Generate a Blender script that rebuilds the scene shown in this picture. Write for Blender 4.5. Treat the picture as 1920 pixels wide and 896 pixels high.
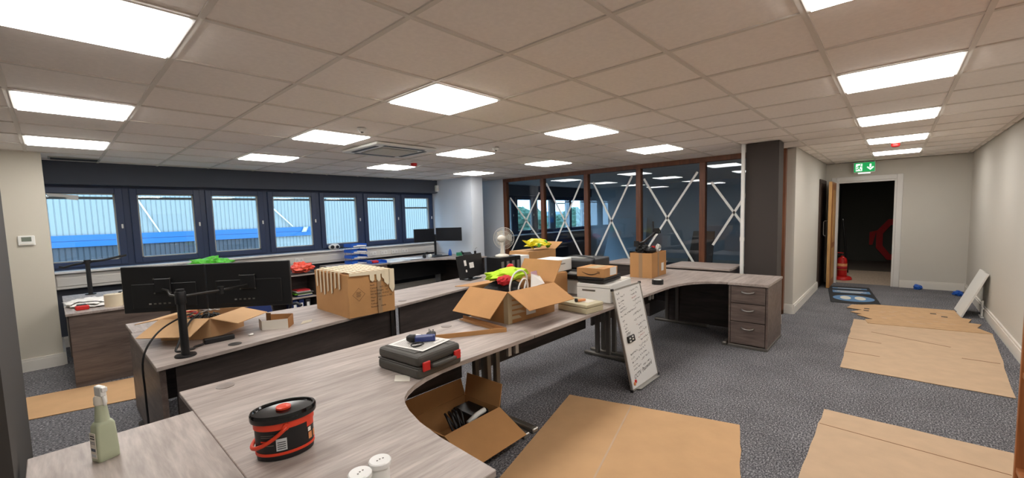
import bpy, bmesh, math, random
from mathutils import Vector, Matrix, noise
random.seed(7)
for o in list(bpy.data.objects): bpy.data.objects.remove(o)
SC = bpy.context.scene
COL = SC.collection
R = math.radians
CE = 2.378                                  # ceiling height
# ------------------------------------------------------------------ camera
cam = bpy.data.cameras.new('camera'); camo = bpy.data.objects.new('camera', cam); COL.objects.link(camo)
cam.sensor_width = 36.0; cam.lens = 787.909 / 1920 * 36.0
cam.shift_x = (960 - 956.18) / 1920; cam.shift_y = (467.06 - 448) / 1920
cam.clip_start = 0.02; cam.clip_end = 500
def camrot(p, r, y):
    f = Vector((math.cos(y)*math.cos(p), math.sin(y)*math.cos(p), math.sin(p)))
    r0 = Vector((math.sin(y), -math.cos(y), 0)); u0 = r0.cross(f)
    rr = r0*math.cos(r) + u0*math.sin(r); uu = -r0*math.sin(r) + u0*math.cos(r)
    return Matrix((rr, uu, -f)).transposed()
camo.matrix_world = Matrix.Translation((-1.0806, -1.5228, 1.54)) @ camrot(-.0792562, -.0288033, .7432344).to_4x4()
SC.camera = camo
# ------------------------------------------------------------------ world, sun, exposure
SC.view_settings.view_transform = 'Standard'; SC.view_settings.look = 'None'
SC.view_settings.exposure = 0.0; SC.view_settings.gamma = 1.0; SC.view_settings.use_curve_mapping = False
LAMP = 16.3                                  # ceiling panel radiance
W = bpy.data.worlds.new('sky'); SC.world = W; W.use_nodes = True
bg = W.node_tree.nodes['Background']; bg.inputs[0].default_value = (.46, .72, 1.0, 1); bg.inputs[1].default_value = 7.5
sun = bpy.data.lights.new('sun', 'SUN'); suno = bpy.data.objects.new('sun', sun); COL.objects.link(suno)
sun.energy = .5; sun.angle = R(8); sun.color = (1, .97, .92)
suno.rotation_euler = Vector((.25, .8, -.75)).to_track_quat('-Z', 'Y').to_euler()
# ------------------------------------------------------------------ materials
def lin(c):
    return tuple(((v/255)/12.92 if v/255 <= .04045 else (((v/255)+.055)/1.055)**2.4) for v in c) + (1,)
MATS = {}
def mat(name, col, rough=.6, metal=0, var=0, vscale=8, bump=0, bscale=60, spec=.5, stretch=None, emit=0, trans=0):
    if name in MATS: return MATS[name]
    m = bpy.data.materials.new(name); m.use_nodes = True; nt = m.node_tree; b = nt.nodes['Principled BSDF']
    c = lin(col); b.inputs['Base Color'].default_value = c; b.inputs['Roughness'].default_value = rough
    b.inputs['Metallic'].default_value = metal; b.inputs['Specular IOR Level'].default_value = spec
    if trans: b.inputs['Transmission Weight'].default_value = trans
    if emit: b.inputs['Emission Color'].default_value = c; b.inputs['Emission Strength'].default_value = emit
    if var or bump:
        tc = nt.nodes.new('ShaderNodeTexCoord'); mp = nt.nodes.new('ShaderNodeMapping')
        nt.links.new(tc.outputs['Object'], mp.inputs[0])
        if stretch: mp.inputs['Scale'].default_value = stretch
    if var:
        n = nt.nodes.new('ShaderNodeTexNoise'); n.inputs['Scale'].default_value = vscale; n.inputs['Detail'].default_value = 5
        nt.links.new(mp.outputs[0], n.inputs['Vector'])
        rp = nt.nodes.new('ShaderNodeValToRGB'); rp.color_ramp.elements[0].position = .3; rp.color_ramp.elements[1].position = .7
        rp.color_ramp.elements[0].color = tuple(max(0, v*(1-var)) for v in c[:3]) + (1,)
        rp.color_ramp.elements[1].color = tuple(min(1, v*(1+var)) for v in c[:3]) + (1,)
        nt.links.new(n.outputs['Fac'], rp.inputs[0]); nt.links.new(rp.outputs[0], b.inputs['Base Color'])
    if bump:
        n2 = nt.nodes.new('ShaderNodeTexNoise'); n2.inputs['Scale'].default_value = bscale; n2.inputs['Detail'].default_value = 4
        nt.links.new(mp.outputs[0], n2.inputs['Vector'])
        bp = nt.nodes.new('ShaderNodeBump'); bp.inputs['Strength'].default_value = bump; bp.inputs['Distance'].default_value = .01
        nt.links.new(n2.outputs['Fac'], bp.inputs['Height']); nt.links.new(bp.outputs[0], b.inputs['Normal'])
    MATS[name] = m; return m
def wood(name, stretch, c1, c2, c3, rough=.45):
    m = bpy.data.materials.new(name); m.use_nodes = True; nt = m.node_tree; b = nt.nodes['Principled BSDF']
    b.inputs['Roughness'].default_value = rough
    tc = nt.nodes.new('ShaderNodeTexCoord'); mp = nt.nodes.new('ShaderNodeMapping'); mp.inputs['Scale'].default_value = stretch
    nt.links.new(tc.outputs['Object'], mp.inputs[0])
    n = nt.nodes.new('ShaderNodeTexNoise'); n.inputs['Scale'].default_value = 1.0; n.inputs['Detail'].default_value = 7; n.inputs['Roughness'].default_value = .62
    n.inputs['Distortion'].default_value = .6
    nt.links.new(mp.outputs[0], n.inputs['Vector'])
    rp = nt.nodes.new('ShaderNodeValToRGB'); e = rp.color_ramp.elements
    e[0].position = .28; e[0].color = lin(c1); e[1].position = .72; e[1].color = lin(c3)
    k = e.new(.5); k.color = lin(c2)
    nt.links.new(n.outputs['Fac'], rp.inputs[0])
    mp2 = nt.nodes.new('ShaderNodeMapping'); mp2.inputs['Scale'].default_value = tuple(s*5 for s in stretch); nt.links.new(tc.outputs['Object'], mp2.inputs[0])
    n2 = nt.nodes.new('ShaderNodeTexNoise'); n2.inputs['Scale'].default_value = 1.0; n2.inputs['Detail'].default_value = 3; nt.links.new(mp2.outputs[0], n2.inputs['Vector'])
    mx = nt.nodes.new('ShaderNodeMixRGB'); mx.blend_type = 'OVERLAY'; mx.inputs[0].default_value = .35
    nt.links.new(rp.outputs[0], mx.inputs[1]); nt.links.new(n2.outputs['Fac'], mx.inputs[2]); nt.links.new(mx.outputs[0], b.inputs['Base Color'])
    MATS[name] = m; return m
def glass(name, tint, ior=1.45, extra=0.0):
    m = bpy.data.materials.new(name); m.use_nodes = True; nt = m.node_tree; nt.nodes.remove(nt.nodes['Principled BSDF'])
    t = nt.nodes.new('ShaderNodeBsdfTransparent'); t.inputs[0].default_value = lin(tint)
    g = nt.nodes.new('ShaderNodeBsdfGlossy'); g.inputs['Roughness'].default_value = .015
    lw = nt.nodes.new('ShaderNodeLayerWeight'); pw = nt.nodes.new('ShaderNodeMath'); pw.operation = 'POWER'; pw.inputs[1].default_value = 5     # Schlick reflectance, same on both faces
    nt.links.new(lw.outputs['Facing'], pw.inputs[0]); ma_ = nt.nodes.new('ShaderNodeMath'); ma_.operation = 'MULTIPLY_ADD'; r0 = ((ior-1)/(ior+1))**2
    ma_.inputs[1].default_value = 1-r0; ma_.inputs[2].default_value = r0; nt.links.new(pw.outputs[0], ma_.inputs[0])
    mx = nt.nodes.new('ShaderNodeMixShader'); nt.links.new(ma_.outputs[0], mx.inputs[0])
    nt.links.new(t.outputs[0], mx.inputs[1]); nt.links.new(g.outputs[0], mx.inputs[2])
    nt.links.new(mx.outputs[0], nt.nodes['Material Output'].inputs[0]); MATS[name] = m; return m
def emis(name, col, s):
    m = bpy.data.materials.new(name); m.use_nodes = True; nt = m.node_tree; b = nt.nodes['Principled BSDF']
    b.inputs['Base Color'].default_value = lin(col); b.inputs['Emission Color'].default_value = lin(col); b.inputs['Emission Strength'].default_value = s
    MATS[name] = m; return m
def carpet():
    m = bpy.data.materials.new('carpet'); m.use_nodes = True; nt = m.node_tree; b = nt.nodes['Principled BSDF']; b.inputs['Roughness'].default_value = .95
    b.inputs['Specular IOR Level'].default_value = .1
    tc = nt.nodes.new('ShaderNodeTexCoord')
    mp = nt.nodes.new('ShaderNodeMapping'); mp.inputs['Scale'].default_value = (1, 1.7, 1); nt.links.new(tc.outputs['Object'], mp.inputs[0])
    n = nt.nodes.new('ShaderNodeTexNoise'); n.inputs['Scale'].default_value = 62; n.inputs['Detail'].default_value = 5; n.inputs['Roughness'].default_value = .7; nt.links.new(mp.outputs[0], n.inputs['Vector'])
    rp = nt.nodes.new('ShaderNodeValToRGB'); e = rp.color_ramp.elements
    e[0].position = .38; e[0].color = lin((64, 64, 68)); e[1].position = .66; e[1].color = lin((190, 188, 190)); k = e.new(.52); k.color = lin((112, 112, 116))
    nt.links.new(n.outputs['Fac'], rp.inputs[0])
    n3 = nt.nodes.new('ShaderNodeTexNoise'); n3.inputs['Scale'].default_value = 2.2; nt.links.new(tc.outputs['Object'], n3.inputs['Vector'])
    mx = nt.nodes.new('ShaderNodeMixRGB'); mx.blend_type = 'SOFT_LIGHT'; mx.inputs[0].default_value = .4
    nt.links.new(rp.outputs[0], mx.inputs[1]); nt.links.new(n3.outputs['Fac'], mx.inputs[2]); nt.links.new(mx.outputs[0], b.inputs['Base Color'])
    bp = nt.nodes.new('ShaderNodeBump'); bp.inputs['Strength'].default_value = .6; bp.inputs['Distance'].default_value = .006
    nt.links.new(n.outputs['Fac'], bp.inputs['Height']); nt.links.new(bp.outputs[0], b.inputs['Normal'])
    MATS['carpet'] = m
carpet()
WC = ((140, 128, 121), (164, 152, 145), (184, 173, 166))
wood('wood_x', (1.6, 16, 16), *WC); wood('wood_y', (16, 1.6, 16), *WC)
wood('wood_shade', (1.6, 1.6, 16), (50, 44, 42), (66, 58, 55), (80, 71, 67))  # tabletop oak again with shade darkened into it, for panels and carcasses
wood('wood_front_shade', (14, 2.0, 16), (74, 63, 58), (103, 89, 83), (122, 107, 100))  # upright faces: same laminate as the tops, their shade put into the colour
wood('panel_x_shade', (1.6, 16, 16), (74, 63, 58), (100, 87, 81), (116, 102, 95))  # same shade-darkened laminate with the grain along x
wood('oak_light', (10, 10, 1.2), (176, 128, 74), (200, 152, 92), (214, 170, 110))
wood('oak_face', (10, 10, 1.2), (140, 88, 46), (164, 106, 58), (180, 122, 70))
wood('post_wood', (12, 12, 1.0), (88, 50, 30), (112, 66, 40), (128, 80, 50))
wood('bookcase_wood', (12, 12, 1.4), (140, 84, 46), (166, 104, 60), (182, 120, 74))
mat('ceiling_tile', (246, 238, 231), .9, var=.03, vscale=40, bump=.15, bscale=300); mat('tee', (222, 214, 204), .55)
mat('wall_paint', (206, 202, 193), .85, bump=.05, bscale=200); mat('wall_cream', (208, 202, 188), .85); mat('wall_daylit', (214, 220, 228), .85)  # white walls by the windows carry the daylight's cool tint in their colour
mat('wall_dark', (62, 66, 76), .8); mat('bulkhead', (72, 77, 88), .75); mat('column_dark', (66, 60, 57), .85, bump=.06, bscale=250); mat('column_grey', (68, 64, 61), .85)
mat('skirting', (226, 222, 214), .5); mat('white_trim', (224, 222, 218), .45); mat('trunking', (214, 210, 204), .5); mat('navy', (40, 56, 88), .4)
mat('spacer', (170, 168, 160), .5); mat('headrail', (120, 124, 126), .5)
glass('window_glass', (246, 250, 252)); glass('partition_glass', (238, 245, 250), 1.6)
emis('panel_light', (255, 251, 246), LAMP); mat('light_frame', (236, 236, 232), .4)
mat('cardboard', (204, 164, 120), .85, var=.05, vscale=5, bump=.08, bscale=30); mat('cardboard_box', (188, 140, 90), .85, var=.06, vscale=6, bump=.08, bscale=25)
mat('cardboard_in', (168, 120, 76), .9); mat('cardboard_pale', (200, 172, 142), .9, var=.06, vscale=7); mat('cardboard_dark', (126, 88, 56), .9, var=.08)
mat('cardboard_torn', (196, 160, 120), .9, var=.08, vscale=9); mat('tape_cream', (226, 212, 184), .55); mat('tape_clear', (196, 178, 142), .3); mat('tape_grey', (160, 130, 98), .4)
mat('black', (20, 20, 22), .45); mat('black_gloss', (14, 14, 16), .12); mat('black_rough', (26, 26, 28), .8); mat('screen', (16, 19, 26), .3); mat('graphite', (44, 44, 46), .5)
mat('case_grey', (70, 67, 62), .55, bump=.1, bscale=200); mat('red', (206, 36, 34), .4); mat('orange_red', (226, 66, 36), .4); mat('white', (236, 236, 232), .45)
mat('white_gloss', (238, 238, 236), .15); mat('offwhite', (226, 220, 208), .5); mat('paper', (236, 234, 230), .8); mat('beige', (196, 188, 158), .5); mat('silver', (180, 178, 174), .35, .8)
mat('grey_metal', (120, 116, 110), .4, .6); mat('dark_metal', (56, 54, 52), .4, .5); mat('blue_plastic', (28, 92, 190), .4); mat('tool_blue', (52, 66, 128), .35)
mat('hiviz', (190, 232, 52), .8, bump=.3, bscale=20); mat('red_cloth', (196, 40, 48), .8); mat('pink_paper', (214, 178, 196), .8); mat('orange_bag', (244, 92, 66), .35); mat('green_bag', (96, 196, 70), .35, var=.5, vscale=14)
mat('yellow_bag', (226, 212, 40), .4, var=.1, vscale=9); mat('green_print', (90, 160, 40), .4); mat('bottle_green', (184, 192, 164), .35); mat('label_blue', (84, 92, 108), .6)
mat('blue_cloth', (26, 44, 96), .9); mat('mat_black', (36, 38, 42), .95); mat('mat_blue', (96, 136, 178), .9); mat('mat_white', (216, 214, 200), .9); mat('print_black', (48, 38, 32), .8); mat('ink', (52, 50, 52), .7); mat('ink_red', (190, 90, 84), .7)
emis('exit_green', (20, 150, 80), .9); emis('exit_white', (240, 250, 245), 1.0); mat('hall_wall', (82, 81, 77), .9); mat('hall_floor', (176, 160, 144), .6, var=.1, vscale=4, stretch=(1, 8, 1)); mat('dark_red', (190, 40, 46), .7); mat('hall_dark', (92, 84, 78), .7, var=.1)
mat('clad_white', (126, 128, 122), .7); mat('clad_blue', (10, 80, 132), .6); mat('clad_dark', (44, 46, 50), .5, var=.25, vscale=1.2); mat('ground', (80, 82, 78), .9); mat('foliage', (64, 88, 68), .95, var=.35, vscale=.6); mat('hill', (84, 100, 102), .95, var=.2, vscale=.05)
mat('door_dark', (66, 50, 42), .6); mat('plastic_sheet', (196, 214, 228), .3); mat('brown_board', (84, 74, 68), .7); mat('lcd', (120, 128, 116), .3); mat('pale_orange', (226, 150, 96), .5); mat('grommet', (60, 58, 56), .5); mat('grommet_grey', (140, 130, 124), .4); mat('barcode', (200, 204, 206), .6)
mat('bag_print_w', (220, 220, 190), .5); mat('socket', (228, 226, 222), .4); mat('green_box', (60, 150, 110), .5)
# ------------------------------------------------------------------ mesh helpers
class B:
    def __init__(s, off=(0, 0, 0)): s.bm = bmesh.new(); s.off = Vector(off)
    def _v(s, p): return s.bm.verts.new(Vector(p) - s.off)
    def prism(s, pts, z0, z1):
        lo = [s._v((p[0], p[1], z0)) for p in pts]; hi = [s._v((p[0], p[1], z1)) for p in pts]; n = len(pts)
        s.bm.faces.new(lo[::-1]); s.bm.faces.new(hi)
        for i in range(n): s.bm.faces.new((lo[i], lo[(i+1) % n], hi[(i+1) % n], hi[i]))
        return s
    def box(s, x0, x1, y0, y1, z0, z1): return s.prism([(x0, y0), (x1, y0), (x1, y1), (x0, y1)], z0, z1)
    def slab(s, pts, t):                       # planar polygon in 3D, thickness t along the normal (both sides)
        P = [Vector(p) for p in pts]; nn = (P[1]-P[0]).cross(P[2]-P[0])
        if len(P) > 3: nn += (P[2]-P[0]).cross(P[3]-P[0])
        nn = nn.normalized()*t/2
        a = [s._v(p-nn) for p in P]; b = [s._v(p+nn) for p in P]; n = len(P)
        s.bm.faces.new(a[::-1]); s.bm.faces.new(b)
        for i in range(n): s.bm.faces.new((a[i], a[(i+1) % n], b[(i+1) % n], b[i]))
        return s
    def cyl(s, p0, p1, r0, r1=None, seg=16, cap=True):
        p0, p1 = Vector(p0), Vector(p1); r1 = r0 if r1 is None else r1
        d = (p1-p0).normalized(); a = d.orthogonal().normalized(); b = d.cross(a)
        c0 = [s._v(p0+(a*math.cos(t)+b*math.sin(t))*r0) for t in [2*math.pi*i/seg for i in range(seg)]]
        c1 = [s._v(p1+(a*math.cos(t)+b*math.sin(t))*r1) for t in [2*math.pi*i/seg for i in range(seg)]]
        for i in range(seg): s.bm.faces.new((c0[i], c0[(i+1) % seg], c1[(i+1) % seg], c1[i]))
        if cap: s.bm.faces.new(c0[::-1]); s.bm.faces.new(c1)
        return s
    def tube(s, pts, r, seg=6, closed=False):
        P = [Vector(p) for p in pts]; rings = []; n = len(P); up = None
        for i, p in enumerate(P):
            d = (P[(i+1) % n]-P[i-1]) if closed else (P[min(i+1, n-1)]-P[max(i-1, 0)])
            d = d.normalized() if d.length > 1e-9 else Vector((0, 0, 1))
            up = d.orthogonal().normalized() if up is None else (up-d*up.dot(d)).normalized()
            b = d.cross(up); rr = r[i] if isinstance(r, (list, tuple)) else r
            rings.append([s._v(p+(up*math.cos(t)+b*math.sin(t))*rr) for t in [2*math.pi*k/seg for k in range(seg)]])
        for i in range(n if closed else n-1):
            A, C = rings[i], rings[(i+1) % n]
            for k in range(seg): s.bm.faces.new((A[k], A[(k+1) % seg], C[(k+1) % seg], C[k]))
        if not closed: s.bm.faces.new(rings[0][::-1]); s.bm.faces.new(rings[-1])
        return s
    def lathe(s, prof, c=(0, 0, 0), seg=28, sx=1, sy=1, cap=True):
        rings = [[s._v((c[0]+r*sx*math.cos(t), c[1]+r*sy*math.sin(t), c[2]+z)) for t in [2*math.pi*k/seg for k in range(seg)]] for r, z in prof]
        for A, C in zip(rings, rings[1:]):
            for k in range(seg): s.bm.faces.new((A[k], A[(k+1) % seg], C[(k+1) % seg], C[k]))
        if cap: s.bm.faces.new(rings[0][::-1]); s.bm.faces.new(rings[-1])
        return s
    def blob(s, c, r, amp=.25, f=2.0, seed=0, sub=3, flat=None):
        geo = bmesh.ops.create_icosphere(s.bm, subdivisions=sub, radius=1)
        for v in geo['verts']:
            d = v.co.normalized(); k = 1+amp*(noise.noise(d*f+Vector((seed*3.1, seed*1.7, seed)))+.5*noise.noise(d*f*2.3+Vector((seed, 5, seed*2))))
            p = Vector((d.x*r[0]*k, d.y*r[1]*k, d.z*r[2]*k))
            if flat is not None and p.z < flat: p.z = flat
            v.co = p + Vector(c) - s.off
        return s
    def build(s, name, m, parent=None, smooth=False, bevel=0, bseg=1):
        if bevel:
            bmesh.ops.bevel(s.bm, geom=s.bm.edges[:], offset=bevel, segments=bseg, affect='EDGES', profile=.5, clamp_overlap=True)
        bmesh.ops.recalc_face_normals(s.bm, faces=s.bm.faces[:])
        me = bpy.data.meshes.new(name); s.bm.to_mesh(me); s.bm.free()
        me.materials.append(MATS[m])
        if smooth:
            for p in me.polygons: p.use_smooth = True
            if smooth is not True: me.set_sharp_from_angle(angle=R(smooth))
        o = bpy.data.objects.new(name, me); COL.objects.link(o)
        if parent is None: o.location = s.off
        else: o.parent = parent
        return o
def tag(o, label, cat, group=None, kind=None):
    if label: o['label'] = label
    if cat: o['category'] = cat
    if group: o['group'] = group
    if kind: o['kind'] = kind
    return o
def thing(name, label, cat, loc=(0, 0, 0), rz=0, group=None):
    o = bpy.data.objects.new(name, None); COL.objects.link(o); o.location = loc; o.rotation_euler = (0, 0, rz); o.empty_display_size = .05
    return tag(o, label, cat, group)
def struct(o): o['kind'] = 'structure'; return o
def semp(name, loc=(0, 0, 0)):
    o = bpy.data.objects.new(name, None); COL.objects.link(o); o.location = loc; o['kind'] = 'structure'; return o
def share(src, parent, loc=(0, 0, 0), rot=(0, 0, 0)):
    o = src.copy(); COL.objects.link(o); o.parent = parent; o.location = loc; o.rotation_euler = rot; return o
def dup(root, loc, rz=0, label=None, group=None):
    r = root.copy(); COL.objects.link(r); r.location = loc; r.rotation_euler = (0, 0, rz)
    if label: r['label'] = label
    if group: r['group'] = group
    for ch in list(root.children):
        c = ch.copy(); COL.objects.link(c); c.parent = r
        for g in list(ch.children):
            d = g.copy(); COL.objects.link(d); d.parent = c
    return r
FONT = None
def text(body, size, m, parent, M, name='printed_text', shear=0, depth=.0004, align='LEFT', spacing=1.0):
    cu = bpy.data.curves.new('txt', 'FONT'); cu.body = body; cu.size = size; cu.extrude = depth; cu.shear = shear; cu.align_x = align; cu.resolution_u = 2; cu.space_character = spacing
    t = bpy.data.objects.new('txt', cu); COL.objects.link(t); dg = bpy.context.evaluated_depsgraph_get()
    me = bpy.data.meshes.new_from_object(t.evaluated_get(dg)); bpy.data.objects.remove(t); bpy.data.curves.remove(cu)
    me.transform(M); me.materials.clear(); me.materials.append(MATS[m]); me.name = name
    o = bpy.data.objects.new(name, me); COL.objects.link(o); o.parent = parent; return o
def frame_m(origin, xdir, ydir):
    x = Vector(xdir).normalized(); y = Vector(ydir).normalized(); z = x.cross(y)
    return Matrix.Translation(origin) @ Matrix((x, y, z)).transposed().to_4x4()
def arc(c, r, a0, a1, n, plane='xy'):
    out = []
    for i in range(n+1):
        t = R(a0+(a1-a0)*i/n); u, v = r*math.cos(t), r*math.sin(t)
        out.append((c[0]+u, c[1]+v, c[2]) if plane == 'xy' else ((c[0]+u, c[1], c[2]+v) if plane == 'xz' else (c[0], c[1]+u, c[2]+v)))
    return out
# ================================================================== THE SETTING
YR, YC, XE, XP, YW = -2.46, -.46, 9.55, 6.05, 6.40       # right wall, corridor wall, end wall, partition, window wall
XL, XN = -2.7, 11.5
fl = struct(B().prism([(XL, YR), (XE+.1, YR), (XE+.1, YC), (XN, YC), (XN, YW+.1), (XL, YW+.1)], -.1, 0).build('floor', 'carpet'))
tag(fl, 'speckled dark grey carpet covering the office floor', None)
# ---- ceiling: deck, tiles, tees
cl = semp('ceiling', (0, 0, CE)); cl['label'] = 'suspended ceiling of square mineral tiles in a metal grid'
B().box(XL, XN+.1, YR-.1, YW+.2, .03, .12).build('ceiling_deck', 'ceiling_tile', cl)
lights = [(u, v) for u in (-2, 1, 4, 7) for v in (1, 4, 7)] + [(u, -3) for u in (-2, 1, 4, 7, 10, 13)]
nlights = []
def inroom(x, y):
    if y < YR or x > XE or x < XL or y > YW: return False
    if x > XP and y > YC: return False
    return True
g = .6
tile_me = None
tees = B()
AC = (1.76, 2.99)
for u in range(-5, 16):
    for v in range(-5, 11):
        x0, x1, y0, y1 = u*g, u*g+g, v*g, v*g+g
        cx, cy = (x0+x1)/2, (y0+y1)/2
        if not (inroom(cx, cy) or inroom(x0+.05, y0+.05) or inroom(x1-.05, y1-.05) or inroom(x0+.05, y1-.05) or inroom(x1-.05, y0+.05)): continue
        X1 = min(x1, XE if y0 < YC-.02 else XP); X0 = max(x0, XL); Y0 = max(y0, YR); Y1 = min(y1, YW if x0 < XP-.05 else YC)
        if X1-X0 < .03 or Y1-Y0 < .03 or (u, v) in lights: continue
        full = (X0, X1, Y0, Y1) == (x0, x1, y0, y1)
        if full and tile_me is not None:
            o = bpy.data.objects.new('ceiling_tile', tile_me); COL.objects.link(o); o.parent = cl; o.location = (x0, y0, 0)
        else:
            o = B().box(.011, X1-X0-.011, .011, Y1-Y0-.011, .006, .022).build('ceiling_tile', 'ceiling_tile', cl, bevel=.002)
            o.location = (X0, Y0, 0)
            if full: tile_me = o.data
for v in range(-5, 11):
    y = v*g
    if y < YR or y > YW: continue
    tees.box(XL, XE if y < YC else XP, y-.012, y+.012, -.001, .012)
for u in range(-5, 17):
    x = u*g
    if x < XL or x > XE: continue
    for v in range(-5, 11):
        a, b = max(v*g+.012, YR), min(v*g+g-.012, YW if x < XP else YC)
        if b > a: tees.box(x-.012, x+.012, a, b, -.0005, .012)
tees.build('ceiling_grid', 'tee', cl)
# next-room ceiling
cn = semp('ceiling_next_room', (0, 0, CE)); cn['label'] = 'plain ceiling of the unlit room behind the glass'
B().box(XP+.05, XN, YC+.05, YW, .0, .028).build('ceiling_sheet', 'ceiling_tile', cn)
# ---- ceiling lights
proto = None
for (u, v) in lights:
    where = 'over the passage to the door' if v == -3 else 'above the desks'
    lab = 'square white LED ceiling panel ' + {(-2, 1): 'above the spray bottle desk extension', (-2, 4): 'between the grey column and the cream wall', (-2, 7): 'next to the slotted ceiling vent', (1, 1): 'above the tool case on the L-shaped desk', (1, 4): 'above the middle row, beside the small sensor and cassette', (1, 7): 'close to the windows, above the low bookcase', (4, 1): 'above the printers on the front row', (4, 4): 'between the air conditioning cassette and the glass', (4, 7): 'beside the red detector near the windows', (7, 1): 'above the low cabinets by the dark column', (7, 4): 'close to the middle of the glass partition', (7, 7): 'right in front of the white column',
        (-2, -3): 'over the start of the passage', (1, -3): 'above the wooden bookcase in the passage row', (4, -3): 'above the long slit cardboard in the passage row', (7, -3): 'over the passage, just before the corridor wall begins', (10, -3): 'in the passage row before the red detector', (13, -3): 'in the passage row, closest to the exit sign'}[(u, v)]
    grp = 'passage ceiling panels' if v == -3 else 'desk area ceiling panels'
    if proto is None:
        proto = thing('ceiling_light', lab, 'light', (u*g, v*g, CE), 0, grp)
        b = B(); b.box(.012, .588, .012, .03, -.004, .02); b.box(.012, .588, .57, .588, -.004, .02); b.box(.012, .03, .03, .57, -.004, .02); b.box(.57, .588, .03, .57, -.004, .02)
        b.build('light_frame', 'light_frame', proto); B().box(.03, .57, .03, .57, -.012, .018).build('diffuser', 'panel_light', proto)
    else: dup(proto, (u*g, v*g, CE), 0, lab, grp)
# ---- walls
def wall(name, m, x0, x1, y0, y1, z0=0, z1=CE+.03, label=None):
    o = struct(B((x0, y0, z0)).box(x0, x1, y0, y1, z0, z1).build(name, m))
    if label: o['label'] = label
    return o
wall('wall_right', 'wall_paint', XL-.1, XE+.1, YR-.1, YR, label='long pale grey wall along the passage')
wall('wall_back', 'wall_paint', XL-.1, XL, YR, 5.5)
wall('wall_left', 'wall_cream', XL-.1, -1.09, 5.40, 5.52, label='short cream wall carrying the thermostat')
wall('wall_reveal_low', 'wall_dark', -1.19, -1.09, 5.52, YW+.1, 0, .60)
wall('wall_reveal', 'trunking', -1.19, -1.09, 5.52, YW+.1, .60, label='window reveal beside the cream wall')
wall('wall_corridor', 'wall_paint', 6.10, XE, YC, YC+.1, label='pale wall on the door side of the passage')
wall('wall_corridor_end', 'wall_paint', 6.10, 6.2, YC+.1, -.28)
e = semp('wall_end', (XE, 0, 0)); e['label'] = 'pale end wall with the open doorway'
DL, DR, DH = -.64, -1.52, 2.02
B((XE, 0, 0)).box(XE, XE+.12, YR, DR, 0, CE+.03).build('wall_panel', 'wall_paint', e)
B((XE, 0, 0)).box(XE, XE+.12, DL, YC+.1, 0, CE+.03).build('wall_panel', 'wall_paint', e)
B((XE, 0, 0)).box(XE, XE+.12, DR, DL, DH, CE+.03).build('wall_panel', 'wall_paint', e)
# window wall pieces
wall('wall_window', 'wall_dark', -1.19, XN, YW, YW+.25, 0, .99, label='dark lower wall under the windows')
wall('wall_bulkhead', 'bulkhead', -1.09, 5.2, 6.18, YW+.25, 2.10, CE+.03, label='dark grey bulkhead above the row of windows')
wall('wall_bulkhead_next', 'bulkhead', 6.12, XN, 6.18, YW+.25, 2.10, CE+.03)
wall('wall_partition_end', 'wall_daylit', XP-.05, XP+.05, 5.15, YW, label='pale wall between column and glass partition')
wall('wall_next_far', 'wall_daylit', XN, XN+.1, -.265, YW+.25); wall('wall_next_side', 'wall_daylit', 6.2, XN, -.265, -.2)
wall('column_white', 'wall_daylit', 4.92, 5.25, 5.05, YW, label='white square column standing at the end of the windows')
cd = semp('column_dark', (5.24, -.245, 0)); cd['label'] = 'dark brown painted column between glass partition and passage'
B((5.24, -.245, 0)).box(5.10, 5.38, -.43, -.06, 0, CE).build('column_shaft', 'column_dark', cd)
b = B((5.24, -.245, 0)); b.box(5.085, 5.395, -.445, -.045, 0, .13); b.build('column_skirting', 'skirting', cd, bevel=.006)
b = B((-1.5, 1, 0)); b.box(-1.62, -1.22, .52, 1.46, 0, CE); o = struct(b.build('column_grey', 'column_grey')); o['label'] = 'grey painted column beside the spray bottle desk'
def skirt(name, pts, m='skirting'):
    b = B((pts[0][0], pts[0][1], 0)); b.slab([(pts[0][0], pts[0][1], 0), (pts[1][0], pts[1][1], 0), (pts[1][0], pts[1][1], .115), (pts[0][0], pts[0][1], .115)], .03)
    b.slab([(pts[0][0], pts[0][1], .115), (pts[1][0], pts[1][1], .115), (pts[1][0], pts[1][1], .138), (pts[0][0], pts[0][1], .138)], .018)
    struct(b.build(name, m))
skirt('baseboard_right', [(XL, YR+.008), (XE, YR+.008)]); skirt('baseboard_end', [(XE-.008, YR), (XE-.008, -1.61)])
skirt('baseboard_corridor', [(6.10, YC-.008), (8.58, YC-.008)]); skirt('baseboard_corner', [(6.092, -.46), (6.092, -.33)])
skirt('baseboard_left', [(XL, 5.392), (-1.09, 5.392)]); skirt('baseboard_reveal', [(-1.082, 5.4), (-1.082, 6.4)]); skirt('baseboard_window', [(-1.09, YW-.012), (6.0, YW-.012)])
skirt('baseboard_next', [(XN-.01, -.3), (XN-.01, 6.3)])
# ---- trunking under the windows with sockets, window board
tr = semp('trim_1', (2, 6.3, 0)); tr['label'] = 'white plastic cable trunking along the wall under the windows'
b = B((2, 6.3, 0)); b.box(-1.09, 4.92, 6.30, YW, .76, .955); b.build('trunking_body', 'trunking', tr, bevel=.012, bseg=2)
b = B((2, 6.3, 0)); b.box(-1.08, 4.91, 6.288, 6.31, .80, .905); b.build('trunking_cover', 'trunking', tr, bevel=.004)
sp = None
for x in (1.58, 1.86, 3.3, 3.55, 3.8, 4.05):
    if sp is None:
        sp = B().box(-.073, .073, -.012, .004, -.04, .04).build('socket_plate', 'socket', tr, bevel=.003); sp.location = (x-2, -.012, .855)
        k = B(); [k.box(sx+dx-.004, sx+dx+.004, -.0135, -.011, dz-.005, dz+.005) for sx in (-.035, .035) for dx, dz in ((0, .012), (-.011, -.008), (.011, -.008))]
        so = k.build('socket_hole', 'black', sp)
    else:
        c = share(sp, tr, (x-2, -.012, .855)); share(so, c)
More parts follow.
